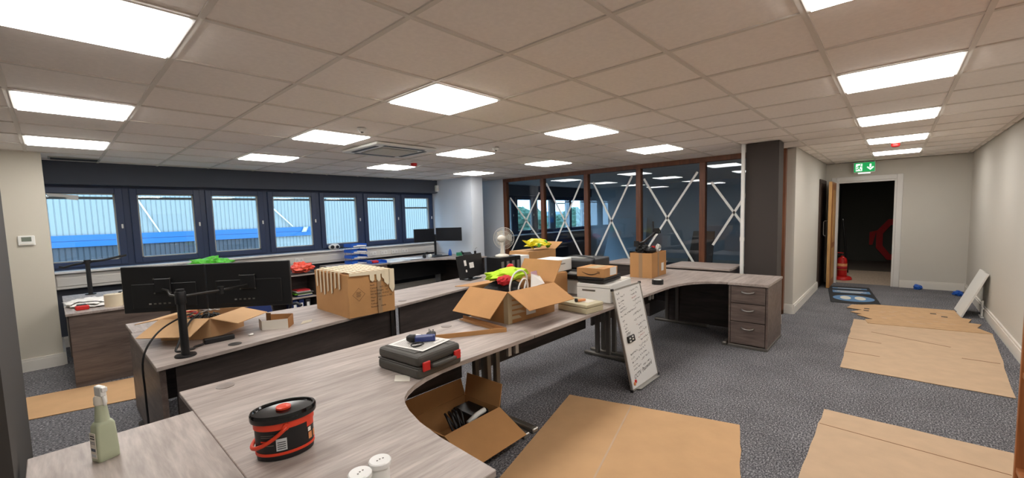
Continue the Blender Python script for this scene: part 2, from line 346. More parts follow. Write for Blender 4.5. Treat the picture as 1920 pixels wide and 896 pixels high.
w = struct(B((2, 6.3, .97)).box(-1.09, 4.92, 6.24, YW, .965, .995).build('trim_2', 'white_trim', bevel=.006, bseg=2)); w['label'] = 'white window board running under the navy windows'
w = struct(B((9, 6.3, .97)).box(6.1, XN, 6.26, YW, .965, .995).build('trim_3', 'white_trim', bevel=.006)); w['label'] = 'white window board in the room behind the glass'
# ---- windows
def window(n, cx, drop=.0, label=None):
    r = semp('window_%d' % n, (cx, YW, 1.0)); hw, pw = .4385, .325
    r['label'] = label
    fr = B(); z0, z1 = .0, 1.11; pz0, pz1 = .10, .995
    fr.box(-hw, -pw, -.02, .06, z0, z1); fr.box(pw, hw, -.02, .06, z0, z1); fr.box(-pw, pw, -.02, .06, z0, pz0); fr.box(-pw, pw, -.02, .06, pz1, z1)
    fr.build('window_frame', 'navy', r)
    c = B(); t = .05
    for a in ((-hw+.035, -pw, .03, z1-.04), (pw, hw-.035, .03, z1-.04)): c.box(a[0], a[1], -.045, -.02, a[2], a[3])
    c.box(-pw, pw, -.045, -.02, .03, pz0); c.box(-pw, pw, -.045, -.02, pz1, z1-.04); c.build('casement', 'navy', r, bevel=.004)
    s = B(); s.box(-pw, -pw+.018, -.018, .03, pz0, pz1); s.box(pw-.018, pw, -.018, .03, pz0, pz1); s.box(-pw, pw, -.018, .03, pz0, pz0+.014); s.box(-pw, pw, -.018, .03, pz1-.014, pz1); s.build('glazing_bead', 'spacer', r)
    B().box(-pw+.01, pw-.01, .018, .026, pz0+.01, pz1-.01).build('pane', 'window_glass', r)
    if drop is not None: B().box(-pw+.018, pw-.018, .028, .04, pz1-.075-drop, pz1-.04-drop).build('blind_rail', 'headrail', r)
    h = B(); h.box(hw-.075, hw-.055, -.06, -.045, .52, .58); h.build('window_handle', 'white', r, bevel=.004)
for i in range(7):
    window(i+1, -.78+.877*i, .16 if i == 6 else .0, 'navy framed casement window with clear glass, facing the corrugated building' if i < 6 else 'navy framed casement window beside the white column')
bs = B(); bs.slab([(-.30, -.03, .99), (-.02, -.03, .965), (-.03, -.03, .93), (-.30, -.03, .955)], .004); bs.slab([(-.14, -.035, .935), (-.02, -.035, .94), (-.03, -.035, .905), (-.12, -.035, .915)], .004); bs.build('bent_blind_slat', 'paper', bpy.data.objects['window_1'])
for i in range(5): window(i+8, 7.30+.895*i, .05 if i == 3 else None, 'navy framed casement window in the room behind the glass partition')
b = B((5.1, 6.4, 1.0)); b.box(4.92, 6.1, YW-.02, YW+.1, 1.0, 2.1); struct(b.build('trim_4', 'navy'))['label'] = 'navy end panel of the window row'
b = B((11.4, 6.4, 1)); b.box(11.31, XN, YW-.02, YW+.1, 1, 2.1); b.box(6.1, 6.86, YW-.02, YW+.1, 1, 2.1); struct(b.build('trim_5', 'navy'))
# ---- glass partition
gp = semp('wall_glass', (XP, 2.4, 0)); gp['label'] = 'timber framed glass partition with tape crosses on each pane'
posts = [5.10, 4.02, 2.94, 1.86, .775, -.31]
for y in posts: B((XP, 2.4, 0)).box(XP-.05, XP+.05, y-.045, y+.045, 0, 2.3).build('post', 'post_wood', gp, bevel=.004)
B((XP, 2.4, 0)).box(XP-.05, XP+.05, -.355, 5.15, 2.3, CE).build('head_rail', 'post_wood', gp, bevel=.004)
B((XP, 2.4, 0)).box(XP-.05, XP+.05, -.355, 5.15, 0, .06).build('sole_rail', 'post_wood', gp)
tapes = [((4.97, 1.95, 4.08, .95), (4.98, .72, 4.12, 2.02)), ((3.93, 2.2, 3.03, .62), (3.05, 2.2, 3.86, .7)), ((2.80, 2.14, 2.02, .62), (1.99, 2.2, 2.82, .62)), ((1.77, 2.12, .88, .62), (.86, 2.16, 1.74, .85)), ((.65, 1.98, .20, 1.32), (.62, .98, .06, 1.92))]
for (ya, yb), tp in zip(zip(posts, posts[1:]), tapes):
    pn = B((XP, 2.4, 0)).box(XP-.005, XP+.005, yb+.045, ya-.045, .06, 2.3).build('pane', 'partition_glass', gp)
    for (y0, z0, y1, z1) in tp:
        d = Vector((0, y1-y0, z1-z0)).normalized(); nrm = Vector((0, -d.z, d.y))*.018
        P0, P1 = Vector((XP-.007, y0, z0)), Vector((XP-.007, y1, z1))
        B((XP, 2.4, 0)).slab([P0-nrm, P1-nrm, P1+nrm, P0+nrm], .002).build('tape_strip', 'white', pn)
cond = tag(thing('cable_conduit', 'thin white vertical cable conduit running up the dark column', 'conduit', (5.08, -.035, 0)), None, None)
B().box(-.02, .02, -.02, .02, 0, CE).build('conduit_pipe', 'white', cond, bevel=.003); B().box(-.024, .024, -.024, .024, 1.12, 1.17).build('conduit_joint', 'white', cond)
# ---- doorway, doors, hall behind
d = semp('door_1', (XE, DL, 0)); d['label'] = 'white painted door lining and architrave around the open doorway'
b = B((XE, DL, 0)); aw = .085
b.box(XE-.02, XE, DL, DL+aw, 0, DH+aw); b.box(XE-.02, XE, DR-aw, DR, 0, DH+aw); b.box(XE-.02, XE, DR, DL, DH, DH+aw); b.build('architrave', 'white_trim', d, bevel=.006)
b = B((XE, DL, 0)); b.box(XE-.005, XE+.14, DL-.03, DL, 0, DH); b.box(XE-.005, XE+.14, DR, DR+.03, 0, DH); b.box(XE-.005, XE+.14, DR+.03, DL-.03, DH-.03, DH); b.build('door_lining', 'white_trim', d)
lf = B((XE, DL, 0)); lf.box(8.76, 9.53, -.635, -.59, .008, 2.0); lfo = lf.build('door_leaf', 'oak_face', d)
B((XE, DL, 0)).box(8.752, 8.761, -.636, -.589, .008, 2.0).build('lipping', 'oak_light', lfo)
B((XE, DL, 0)).box(9.0, 9.4, -.64, -.635, .85, 1.85).build('beading', 'oak_light', lfo, bevel=.002)
B((XE, DL, 0)).box(9.0, 9.4, -.64, -.635, .15, .75).build('beading', 'oak_light', lfo, bevel=.002)
b = B((XE, DL, 0)); b.tube([(8.86, -.59, 1.27), (8.86, -.53, 1.27), (8.86, -.515, 1.25), (8.86, -.515, 1.01), (8.86, -.53, .99), (8.86, -.59, .99)], .009, 8); b.build('pull_handle', 'silver', lfo, True)
d2 = semp('door_2', (8.6, YC, 0)); d2['label'] = 'dark brown door in the passage wall behind the open oak leaf'
B((8.6, YC, 0)).box(8.66, 9.40, YC-.012, YC+.01, 0, 1.98).build('door_leaf', 'door_dark', d2); b = B((8.6, YC, 0)); b.box(8.58, 8.66, YC-.02, YC, 0, 2.0); b.box(9.40, 9.48, YC-.02, YC, 0, 2.0); b.box(8.58, 9.48, YC-.02, YC, 1.98, 2.05); b.build('door_frame', 'door_dark', d2)
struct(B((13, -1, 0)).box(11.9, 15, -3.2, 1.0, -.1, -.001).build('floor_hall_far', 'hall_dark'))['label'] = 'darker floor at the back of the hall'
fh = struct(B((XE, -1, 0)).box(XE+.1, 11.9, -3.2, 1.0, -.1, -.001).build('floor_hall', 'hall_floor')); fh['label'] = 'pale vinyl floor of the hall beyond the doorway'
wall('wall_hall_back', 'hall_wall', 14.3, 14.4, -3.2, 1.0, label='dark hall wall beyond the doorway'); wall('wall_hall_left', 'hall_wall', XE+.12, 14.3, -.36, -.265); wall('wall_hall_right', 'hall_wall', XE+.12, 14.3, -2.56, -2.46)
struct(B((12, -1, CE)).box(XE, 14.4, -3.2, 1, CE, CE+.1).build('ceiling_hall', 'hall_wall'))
hp_ = thing('hall_fill_light', 'added unseen round light that brightens the hall beyond the doorway', 'light', (10.9, -1.0, CE)); emis('hall_fill_glow', (255, 244, 226), 85)  # added out of sight to brighten the hall
B().lathe([(.11, -.001), (.14, -.001), (.14, -.01), (.11, -.01), (.11, -.001)], seg=24, cap=False).build('fill_light_ring', 'white', hp_, 40); B().lathe([(.0005, -.003), (.11, -.003), (.11, .0), (.0005, .0)], seg=24, cap=False).build('fill_light_lens', 'hall_fill_glow', hp_)
# ---- outside
by = 14.0
bd = thing('industrial_building', 'white corrugated industrial building with a blue band outside the windows', 'building', (4, by, -4))
def ribs(x0, x1, z0, z1, step, dep, m, name, y=by):
    b = B((4, by, -4)); n = int((x1-x0)/step)
    P = []
    for i in range(n):
        x = x0+i*step; P += [(x, y), (x+step*.75, y), (x+step*.78, y+dep), (x+step*.97, y+dep)]
    P.append((x0+n*step, y)); P += [(x0+n*step, y+.3), (x0, y+.3)]
    b.prism(P, z0, z1); return b.build(name, m, bd)
ST = .11
ribs(-9, 12.5, 1.36, 7.5, ST, .014, 'clad_white', 'wall_cladding'); ribs(-9, -9+ST*118, -4, 1.06, ST, .02, 'clad_dark', 'lower_cladding'); ribs(-9+ST*118, 12.5, -4, 1.06, ST, .014, 'clad_white', 'lower_cladding'); ribs(-9+ST*130, 12.5, 1.06, 1.36, ST, .014, 'clad_white', 'wall_cladding')
B((4, by, -4)).box(-9, 5.3, by-.08, by+.2, 1.215, 1.36).build('blue_band', 'clad_blue', bd); B((4, by, -4)).box(-9, 5.3, by-.08, by+.2, 1.06, 1.205).build('blue_band', 'clad_blue', bd)
B((4, by, -4)).box(-9, 5.3, by-.06, by+.2, 1.20, 1.22).build('band_joint', 'clad_dark', bd)
for (a, c) in (((.55, 2.4), (1.02, 1.36)), ((3.9, 2.15), (4.62, 1.38))): B((4, by, -4)).tube([(a[0], by-.06, a[1]), (c[0], by-.06, c[1])], .02, 8).build('white_diagonal', 'white', bd, True)  # thin white tubes slanting across the cladding
b = B((4, by, -4)); b.slab([(4.88, by-.1, 1.18), (5.04, by-.1, 1.18), (5.12, by-.1, 1.36), (4.96, by-.1, 1.36)], .02); em = b.build('emblem', 'silver', bd); B((4, by, -4)).slab([(4.95, by-.115, 1.23), (5.02, by-.115, 1.23), (5.05, by-.115, 1.31), (4.98, by-.115, 1.31)], .01).build('emblem_centre', 'white', em)
gd = struct(B((10, 40, -4)).box(-30, 120, YW+.3, 140, -4.2, -4).build('ground_outside', 'ground'))
hl = B((90, 95, -4)); nx, ny = 40, 6
for j in range(ny): pass
hv = [[hl._v((25+i*3.2, 70+j*9-i*.15, -4+(2.0+j*1.05+1.4*noise.noise(Vector((i*.25, j*.6, 1))))*min(1, j*.6+.2))) for j in range(ny)] for i in range(nx)]
for i in range(nx-1):
    for j in range(ny-1): hl.bm.faces.new((hv[i][j], hv[i+1][j], hv[i+1][j+1], hv[i][j+1]))
struct(hl.build('hillside', 'hill', smooth=True))['label'] = 'hazy hillside far outside the windows'
rnd = random.Random(3); tp0 = None
for i in range(17):
    row = i % 2; x = 33+(i//2)*3.6+row*1.8; y = 34+row*5.5; s = 1.0+rnd.uniform(-.12, .15)
    if tp0 is None:
        tp0 = thing('tree', 'leafy green tree outside the windows of the room behind the glass', 'tree', (x, y, -4), 0, 'trees outside the far windows')
        c = B(); [c.blob((q[0], q[1], q[2]), (q[3], q[3], q[3]*.9), .35, 2.6, k, 3) for k, q in enumerate(((0, 0, 4.6, 1.2), (.5, .2, 3.8, .9), (-.5, -.2, 3.6, .9), (.1, .3, 5.4, .7)))]
        c.build('crown', 'foliage', tp0); B().cyl((0, 0, 0), (0, 0, 3.2), .22, .15, 8).build('trunk', 'door_dark', tp0)
    else:
        t = dup(tp0, (x, y, -4), rnd.uniform(0, 6)); t.scale = (s, s, s)
# ================================================================== DESKS
DZ = .73
def desk(name, label, poly, m, org, group=None):
    r = thing(name, label, 'desk', (org[0], org[1], 0), 0, group)
    B((org[0], org[1], 0)).prism(poly, DZ-.025, DZ).build('tabletop', m, r, bevel=.0025)
    return r
def panel(r, org, a, b, z0, z1, m='wood_shade', name='modesty_panel', t=.018):
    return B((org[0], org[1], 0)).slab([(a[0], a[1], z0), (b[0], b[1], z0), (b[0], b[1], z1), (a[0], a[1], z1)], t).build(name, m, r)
def cleg(r, org, x, y0, y1, up=(.55, .72), m='grey_metal'):
    # cantilever leg: two uprights on a rounded foot bar, cross rail under the top
    for k in up:
        y = y0+(y1-y0)*k
        B((org[0], org[1], 0)).box(x-.02, x+.02, y-.022, y+.022, .035, DZ-.05).build('leg_upright', m, r, bevel=.004)
    B((org[0], org[1], 0)).box(x-.03, x+.03, y0+.06, y1-.06, .0, .04).build('foot_bar', 'grey_metal', r, bevel=.012, bseg=2)
    b = B((org[0], org[1], 0)); b.box(x-.028, x+.028, y0+.048, y0+.064, .003, .037); b.build('foot_cap', 'silver', r, bevel=.006)
    B((org[0], org[1], 0)).box(x-.02, x+.02, y0+.08, y1-.06, DZ-.055, DZ-.026).build('top_rail', m, r)
def grommet(r, org, x, y, m='grommet'):
    b = B((org[0], org[1], 0)); b.lathe([(.0005, .0002), (.04, .0002), (.04, .003), (.034, .005), (.0005, .005)], (x, y, DZ), 20); b.build('cable_grommet', m, r, 30)
o = (.2, .6)
A = [(-.72, 1.03), (-.72, -.604), (-.175, -.604), (-.165, -.3), (-.145, -.149), (-.115, -.03), (-.085, .053), (-.052, .105), (-.005, .15), (.06, .19), (.16, .228), (.28, .25), (.42, .26), (1.08, .26), (1.08, 1.03)]
dA = desk('radial_desk', 'grey oak L-shaped desk holding the black wipes bucket and tool case', A, 'wood_x', o)
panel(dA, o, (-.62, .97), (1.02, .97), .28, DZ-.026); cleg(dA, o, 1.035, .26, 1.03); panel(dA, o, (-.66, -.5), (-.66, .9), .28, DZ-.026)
cleg(dA, o, -.5, -.58, .1); B((o[0], o[1], 0)).box(.86, .89, .3, .318, .63, .70).build('bracket', 'silver', dA); B((o[0], o[1], 0)).box(.93, .96, .3, .318, .63, .70).build('bracket', 'silver', dA)
grommet(dA, o, -.55, .93, 'grommet_grey'); grommet(dA, o, .86, .93, 'grommet_grey')
o = (-.95, .1)
dR = desk('side_desk', 'grey oak desk extension by the grey column with the spray bottle on it', [(-1.20, -.62), (-.7215, -.62), (-.7215, .72), (-1.20, .72)], 'wood_y', o)
panel(dR, o, (-1.17, -.5), (-1.17, .65), 0, DZ-.026, name='end_panel'); panel(dR, o, (-1.15, .66), (-.75, .66), .3, DZ-.026)
o = (2, .6)
dB = desk('straight_desk', 'straight grey oak desk carrying the open box and the white printer', [(1.084, .26), (2.88, .26), (2.88, 1.03), (1.084, 1.03)], 'wood_x', o)
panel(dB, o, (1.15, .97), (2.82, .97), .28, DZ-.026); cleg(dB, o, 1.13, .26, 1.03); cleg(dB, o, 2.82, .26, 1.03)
o = (3.9, .5)
C = [(2.884, 1.03), (2.884, .26), (3.28, .26), (3.42, .252), (3.56, .232), (3.68, .2), (3.79, .15), (3.88, .08), (3.94, 0), (3.975, -.08), (3.985, -.155), (4.75, -.155), (4.75, 1.03)]
dC = desk('corner_desk', 'grey oak corner desk beside the drawer pedestal, with the brown carton on it', C, 'wood_x', o)
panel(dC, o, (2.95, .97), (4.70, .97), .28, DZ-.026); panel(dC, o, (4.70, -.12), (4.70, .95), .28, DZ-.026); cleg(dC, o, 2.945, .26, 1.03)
cleg(dC, o, 4.66, .2, 1.03); B((o[0], o[1], 0)).box(4.0, 4.6, -.15, -.10, .0, .04).build('foot_bar', 'grey_metal', dC, bevel=.01)
for x in (2.99, 3.06): B((o[0], o[1], 0)).box(x, x+.025, .3, .318, .64, .70).build('bracket', 'silver', dC)
# pedestal
p = thing('drawer_pedestal', 'grey oak pedestal with three drawers and bow handles at the desk end', 'drawers', (4.37, -.36, 0))
o = (4.37, -.36, 0)
B(o).box(3.985, 4.75, -.555, -.16, DZ-.028, DZ).build('pedestal_top', 'wood_x', p, bevel=.002)
b = B(o); b.box(4.012, 4.74, -.55, -.532, .03, DZ-.029); b.box(4.012, 4.74, -.183, -.165, .03, DZ-.029); b.box(4.03, 4.74, -.532, -.183, .03, DZ-.045); b.build('carcass', 'wood_front_shade', p)
B(o).box(4.0, 4.75, -.555, -.16, .0, .032).build('plinth', 'grey_metal', p, bevel=.004)
for z0, z1 in ((.505, .695), (.30, .497), (.045, .292)):
    f = B(o).box(4.004, 4.03, -.526, -.189, z0, z1).build('drawer_front', 'wood_front_shade', p, bevel=.002)
    zz = z1-.06
    b = B(o); b.tube([(4.004, -.30, zz), (3.985, -.305, zz-.002), (3.972, -.33, zz-.008), (3.968, -.36, zz-.01), (3.972, -.39, zz-.008), (3.985, -.415, zz-.002), (4.004, -.42, zz)], .007, 8); b.build('bow_handle', 'silver', f, True)
# cabinets behind the corner desk
for (y0, y1, lab) in ((.03, .88, 'low grey oak cabinet standing behind the corner desk near the dark column'), (1.1, 1.85, 'low grey oak cabinet standing behind the black printer')):
    c = thing('low_cabinet', lab, 'cabinet', (5.1, (y0+y1)/2, 0)); oo = (5.1, (y0+y1)/2, 0)
    B(oo).box(4.78, 5.42, y0, y1, .745, .77).build('cabinet_top', 'wood_y', c, bevel=.002); B(oo).box(4.80, 5.41, y0+.015, y1-.015, 0, .744).build('cabinet_body', 'wood_shade', c)
# row D
o = (.1, 2.1)
dD = desk('monitor_desk', 'grey oak desk with the twin monitors and the box of cables', [(-.735, 1.57), (1.07, 1.908), (1.07, 2.62), (.1, 2.66), (-.05, 2.75), (-.73, 2.75)], 'wood_x', o)
panel(dD, o, (-.64, 1.65), (1.03, 1.955), .03, DZ-.026); panel(dD, o, (-.70, 1.64), (-.70, 2.70), .02, DZ-.026, 'wood_front_shade', 'end_panel', .03)
B((o[0], o[1], 0)).box(1.0, 1.03, 1.92, 1.945, 0, DZ-.026).build('leg_upright', 'dark_metal', dD); B((o[0], o[1], 0)).box(-.74, -.66, 2.2, 2.74, 0, .045).build('foot_bar', 'dark_metal', dD, bevel=.012)
grommet(dD, o, -.30, 1.74)
o = (2, 2.3)
dD2 = desk('long_desk', 'grey oak desk in the middle row, right of the taped box', [(1.074, 1.909), (2.88, 2.25), (2.80, 2.78), (1.074, 2.62)], 'wood_x', o)
panel(dD2, o, (1.12, 1.975), (2.82, 2.295), .03, DZ-.026); panel(dD2, o, (1.12, 2.05), (1.12, 2.55), .02, DZ-.026, 'wood_shade', 'end_panel'); panel(dD2, o, (2.78, 2.33), (2.74, 2.72), .02, DZ-.026, 'wood_shade', 'end_panel'); grommet(dD2, o, 1.22, 2.06, 'grommet_grey')
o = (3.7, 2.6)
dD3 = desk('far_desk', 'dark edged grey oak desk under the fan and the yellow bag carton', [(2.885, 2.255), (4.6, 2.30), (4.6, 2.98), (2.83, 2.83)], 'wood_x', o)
panel(dD3, o, (2.93, 2.31), (4.55, 2.35), .03, DZ-.026); panel(dD3, o, (4.55, 2.37), (4.55, 2.92), .02, DZ-.026, 'wood_shade', 'end_panel'); panel(dD3, o, (2.92, 2.36), (2.9, 2.8), .02, DZ-.026, 'wood_shade', 'end_panel')
o = (-.4, 3)
dD4 = desk('return_desk', 'grey oak return desk behind the box of cables', [(-.72, 2.765), (-.08, 2.765), (-.08, 3.2), (-.72, 3.2)], 'wood_y', o)
panel(dD4, o, (-.69, 2.8), (-.69, 3.17), .02, DZ-.026, 'wood_front_shade', 'end_panel', .03); panel(dD4, o, (-.66, 3.15), (-.1, 3.15), .02, DZ-.026)
# desk E by the window
o = (-.6, 5)
dE = desk('window_desk', 'grey oak window desk with paper rolls and an empty monitor pole', [(-1.05, 4.24), (-.25, 4.24), (-.25, 4.85), (-.1, 5.02), (.1, 5.08), (.7, 5.08), (.7, 5.86), (-1.05, 5.86)], 'wood_y', o)
panel(dE, o, (-1.03, 4.28), (-.27, 4.28), .0, DZ-.026, 'panel_x_shade', 'end_panel', .03); panel(dE, o, (-1.03, 4.3), (-1.03, 5.8), .3, DZ-.026); panel(dE, o, (-1.0, 5.82), (.66, 5.82), .3, DZ-.026); panel(dE, o, (.66, 5.1), (.66, 5.8), .0, DZ-.026, 'wood_shade', 'end_panel')
# bookcase
o = (1.4, 5.5, 0); bk = thing('low_bookcase', 'low grey wood bookcase with the orange bag on top', 'bookcase', o)
b = B(o); b.box(1.05, 1.07, 5.3, 5.68, 0, .70); b.box(1.73, 1.75, 5.3, 5.68, 0, .70); b.box(1.07, 1.73, 5.66, 5.68, .05, .70); b.build('bookcase_carcass', 'wood_shade', bk)
B(o).box(1.04, 1.76, 5.29, 5.69, .70, .72).build('bookcase_top', 'wood_x', bk); B(o).box(1.07, 1.73, 5.31, 5.66, .34, .36).build('shelf', 'wood_x', bk); B(o).box(1.07, 1.73, 5.31, 5.66, .03, .05).build('shelf', 'wood_x', bk)
rb = random.Random(5)
cols = ['blue_cloth', 'offwhite', 'green_print', 'grey_metal', 'paper', 'red_cloth', 'cardboard_pale']
for i in range(6):
    z = .361+i*.018; tag(B((1.6, 5.45, z)).box(1.42+rb.uniform(0, .05), 1.64+rb.uniform(0, .06), 5.33+rb.uniform(0, .04), 5.55, z, z+.017).build('booklet', cols[i % 7]), '%s booklet lying in the messy pile on the bookcase shelf' % ['navy blue', 'off-white', 'green', 'grey', 'white', 'red'][i], 'booklet', 'booklets on the shelf')
for i, (x, m, l) in enumerate(((1.40, 'blue_cloth', 'navy blue lever arch file standing on the bottom shelf'), (1.50, 'blue_cloth', 'navy blue lever arch file standing on the bottom shelf'), (1.60, 'graphite', 'dark grey lever arch file at the end of the bottom shelf'))):
    f = thing('lever_arch_file', l, 'file', (x, 5.4, .05), 0, 'files on the bottom shelf'); B().box(-.038, .038, -.06, .2, 0, .27).build('file_cover', m, f, bevel=.003); B().box(-.02, .02, -.062, -.0595, .09, .22).build('spine_label', 'paper', f)
for i in range(3):
    tag(B((1.2, 5.45, .36)).box(1.09+i*.09, 1.17+i*.09, 5.36, 5.56, .361, .50+.03*i).build('hardback_book', ['graphite', 'blue_cloth', 'cardboard_dark'][i], bevel=.003), ['charcoal', 'dark blue', 'brown'][i]+' hardback book standing on the upper shelf', 'book', 'books on the upper shelf')
# F and G by the window
o = (2.7, 5.8, 0); f = thing('tray_cabinet', 'grey oak cabinet by the window holding the blue letter trays', 'cabinet', o)
B(o).box(2.2, 3.12, 5.42, 6.25, DZ-.025, DZ).build('cabinet_top', 'wood_x', f, bevel=.002); B(o).box(2.22, 3.10, 5.44, 6.24, 0, DZ-.026).build('cabinet_body', 'wood_front_shade', f)
o = (4, 5.6)
dG = desk('corner_window_desk', 'grey oak corner desk by the white column with two monitors', [(3.13, 6.24), (3.13, 5.36), (3.5, 5.33), (3.85, 5.28), (4.05, 5.18), (4.2, 5.02), (4.29, 4.8), (4.31, 4.62), (4.9, 4.62), (4.9, 6.24)], 'wood_x', o)
panel(dG, o, (3.17, 5.9), (4.86, 5.9), .30, DZ-.026, 'black_rough'); panel(dG, o, (4.86, 4.66), (4.86, 6.1), .0, DZ-.026); cleg(dG, o, 3.2, 5.4, 6.2); cleg(dG, o, 4.82, 4.65, 5.4)
# ================================================================== CARDBOARD ON THE FLOOR
def sheet(label, pts, m='cardboard', z=.003, crease=()):
    cx = sum(p[0] for p in pts)/len(pts); cy = sum(p[1] for p in pts)/len(pts)
    r = thing('cardboard_sheet', label, 'cardboard', (cx, cy, 0)); oo = (cx, cy, 0)
    B(oo).prism(pts, z, z+.005).build('sheet', m, r)
    for (a, b, w, mm) in crease:
        d = (Vector(b)-Vector(a)).normalized(); n = Vector((-d.y, d.x))*w
        B(oo).prism([(a[0]-n.x, a[1]-n.y), (b[0]-n.x, b[1]-n.y), (b[0]+n.x, b[1]+n.y), (a[0]+n.x, a[1]+n.y)], z+.0045, z+.0062).build('crease' if mm != 'cardboard_dark' else 'slot', mm, r)
    return r
def ragged(pts, amp, step, seed, skip=()):
    rr = random.Random(seed); out = []
    for i, p in enumerate(pts):
        q = pts[(i+1) % len(pts)]; L = math.dist(p, q); n = max(1, int(L/step)); d = ((q[0]-p[0])/L, (q[1]-p[1])/L)
        out.append(p)
        if i in skip: continue
        for k in range(1, n):
            t = k/n+rr.uniform(-.2, .2)/n; a = rr.uniform(-amp, amp); out.append((p[0]+(q[0]-p[0])*t-d[1]*a, p[1]+(q[1]-p[1])*t+d[0]*a))
    return out
s1 = [(1.796, .479), (.22, .045), (.53, -1.16), (2.128, -.75)]
sheet('large plain cardboard sheet lying flat below the whiteboard', ragged(s1, .006, .12, 1, (0, 1)), 'cardboard', .003, [((1.93, -.02), (.4, -.42), .006, 'cardboard_pale')])
sheet('large cardboard sheet on the carpet beside the wooden bookcase', ragged([(2.785, -1.168), (1.2, -1.16), (1.2, -1.92), (1.80, -1.92), (2.15, -2.1), (2.78, -2.1)], .005, .15, 2), 'cardboard_pale', .003, [((2.5, -1.17), (2.45, -2.05), .003, 'cardboard_dark')])
sheet('long cardboard sheet spread across the passage with slits cut in it', ragged([(6.2, -1.147), (3.922, -1.175), (3.904, -2.261), (6.24, -2.40)], .006, .2, 3), 'cardboard_pale', .003, [((5.55, -1.35), (5.3, -2.0), .005, 'cardboard_dark'), ((5.1, -1.15), (5.05, -1.45), .005, 'cardboard_dark'), ((4.5, -1.17), (4.5, -1.45), .005, 'cardboard_dark'), ((4.9, -2.05), (4.9, -2.3), .006, 'cardboard_dark')])
t4 = [(7.23, -1.062), (7.42, -1.33), (7.53, -2.183), (7.10, -2.203), (7.0, -2.22), (6.98, -2.30), (6.72, -2.25), (6.70, -2.36), (6.45, -2.3), (6.20, -2.40), (6.02, -1.3), (6.25, -1.26), (6.3, -1.34), (6.5, -1.16), (6.58, -1.22), (6.66, -1.08), (6.9, -1.2), (6.95, -1.02)]
sh4 = sheet('torn cardboard piece with ragged tabs lying next to the door mat', t4, 'cardboard_torn', .0085)
r4 = random.Random(9)
for i in range(26):
    x, y = r4.uniform(6.3, 7.35), r4.uniform(-2.1, -1.35); B(sh4.location[:]).box(x-.012, x+.012, y-.03, y+.02, .0130, .0143).build('paper_scrap', 'cardboard_pale', sh4)
for (x, y) in ((7.0, -1.25), (6.85, -1.25), (7.1, -1.95), (6.95, -2.05)): B(sh4.location[:]).box(x-.02, x+.03, y-.03, y+.03, .0130, .0147).build('hand_hole', 'black_rough', sh4)
sheet('narrow cardboard strip on the carpet in front of the window desk', [(-1.42, 4.31), (-1.40, 3.62), (-.68, 3.44), (-.62, 4.16)], 'cardboard', .003)
# ================================================================== CARDBOARD BOXES
def carton(name, label, cat, loc, rz, L, Wd, H, flaps, m='cardboard_box', inner='cardboard_in', t=.005, bottom=True):
    # open carton: L along x, Wd along y; flaps: list of (side, angle from vertical outwards in degrees, length)
    r = thing(name, label, cat, loc, rz); a, c = L/2, Wd/2
    b = B(); b.box(-a, a, -c, -c+t, 0, H); b.box(-a, a, c-t, c, 0, H); b.box(-a, -a+t, -c+t, c-t, 0, H); b.box(a-t, a, -c+t, c-t, 0, H); b.box(-a+t, a-t, -c+t, c-t, 0, t); b.build('box_body', m, r)
    for sd, ang, ln in flaps:
        s_, q = math.sin(R(ang))*ln, math.cos(R(ang))*ln
        P = {'-y': [(-a, -c, H), (a, -c, H), (a-.004, -c-s_, H+q), (-a+.004, -c-s_, H+q)], '+y': [(a, c, H), (-a, c, H), (-a, c+s_, H+q), (a, c+s_, H+q)], '-x': [(-a, c, H), (-a, -c, H), (-a-s_, -c, H+q), (-a-s_, c, H+q)], '+x': [(a, -c, H), (a, c, H), (a+s_, c, H+q), (a+s_, -c, H+q)]}[sd]
        B().slab(P, t).build('flap', m, r)
    return r
def cable(name, label, pts, r, m, cat='cable', group=None, parent=None, seg=6, zmin=None):
    # smooth path through the points
    P = [Vector(p) for p in pts]; out = []
    for i in range(len(P)-1):
        p0, p1, p2, p3 = P[max(i-1, 0)], P[i], P[i+1], P[min(i+2, len(P)-1)]
        for k in range(6):
            t = k/6; out.append(.5*((2*p1)+(-p0+p2)*t+(2*p0-5*p1+4*p2-p3)*t*t+(-p0+3*p1-3*p2+p3)*t**3))
    out.append(P[-1])
    if zmin is not None: out = [Vector((p.x, p.y, max(p.z, zmin))) for p in out]
    if parent is None:
        b = B(out[0][:]); b.tube(out, r, seg); return tag(b.build(name, m, None, True), label, cat, group)
    b = B(); b.tube(out, r, seg); return b.build(name, m, parent, True)
def tangle(name, label, cen, rad, n, z0, dz, m, r=.006, seed=1):
    q = random.Random(seed); b = B(cen)
    for i in range(n):
        aa, rr0 = q.uniform(0, 6.28), rad*math.sqrt(q.random()); x, y = cen[0]+rr0*math.cos(aa), cen[1]+rr0*math.sin(aa); r_ = q.uniform(.025, .05); a = q.uniform(0, 360); tilt = q.uniform(-.5, .5)
        b.tube([(x+r_*math.cos(R(a+t)), y+r_*math.sin(R(a+t)), z0+q.uniform(0, dz*.3)+dz*(i/n)+tilt*r_*math.sin(R(t))) for t in range(0, 330, 30)], r*q.uniform(.6, 1.1), 5)
    return tag(b.build(name, m, None, True), label, 'cables', None, 'stuff')
from mathutils.bvhtree import BVHTree
def bvh(o):
    mw = Matrix.Translation(o.location) if o.parent is None else o.matrix_basis
    return BVHTree.FromPolygons([mw @ v.co for v in o.data.vertices], [p.vertices[:] for p in o.data.polygons])
def top(o, x, y, d=0):                          # height of the upper surface of a mesh at x, y
    h = bvh(o).ray_cast(Vector((x, y, 9)), Vector((0, 0, -1)))[0]
    return d if h is None else h.z
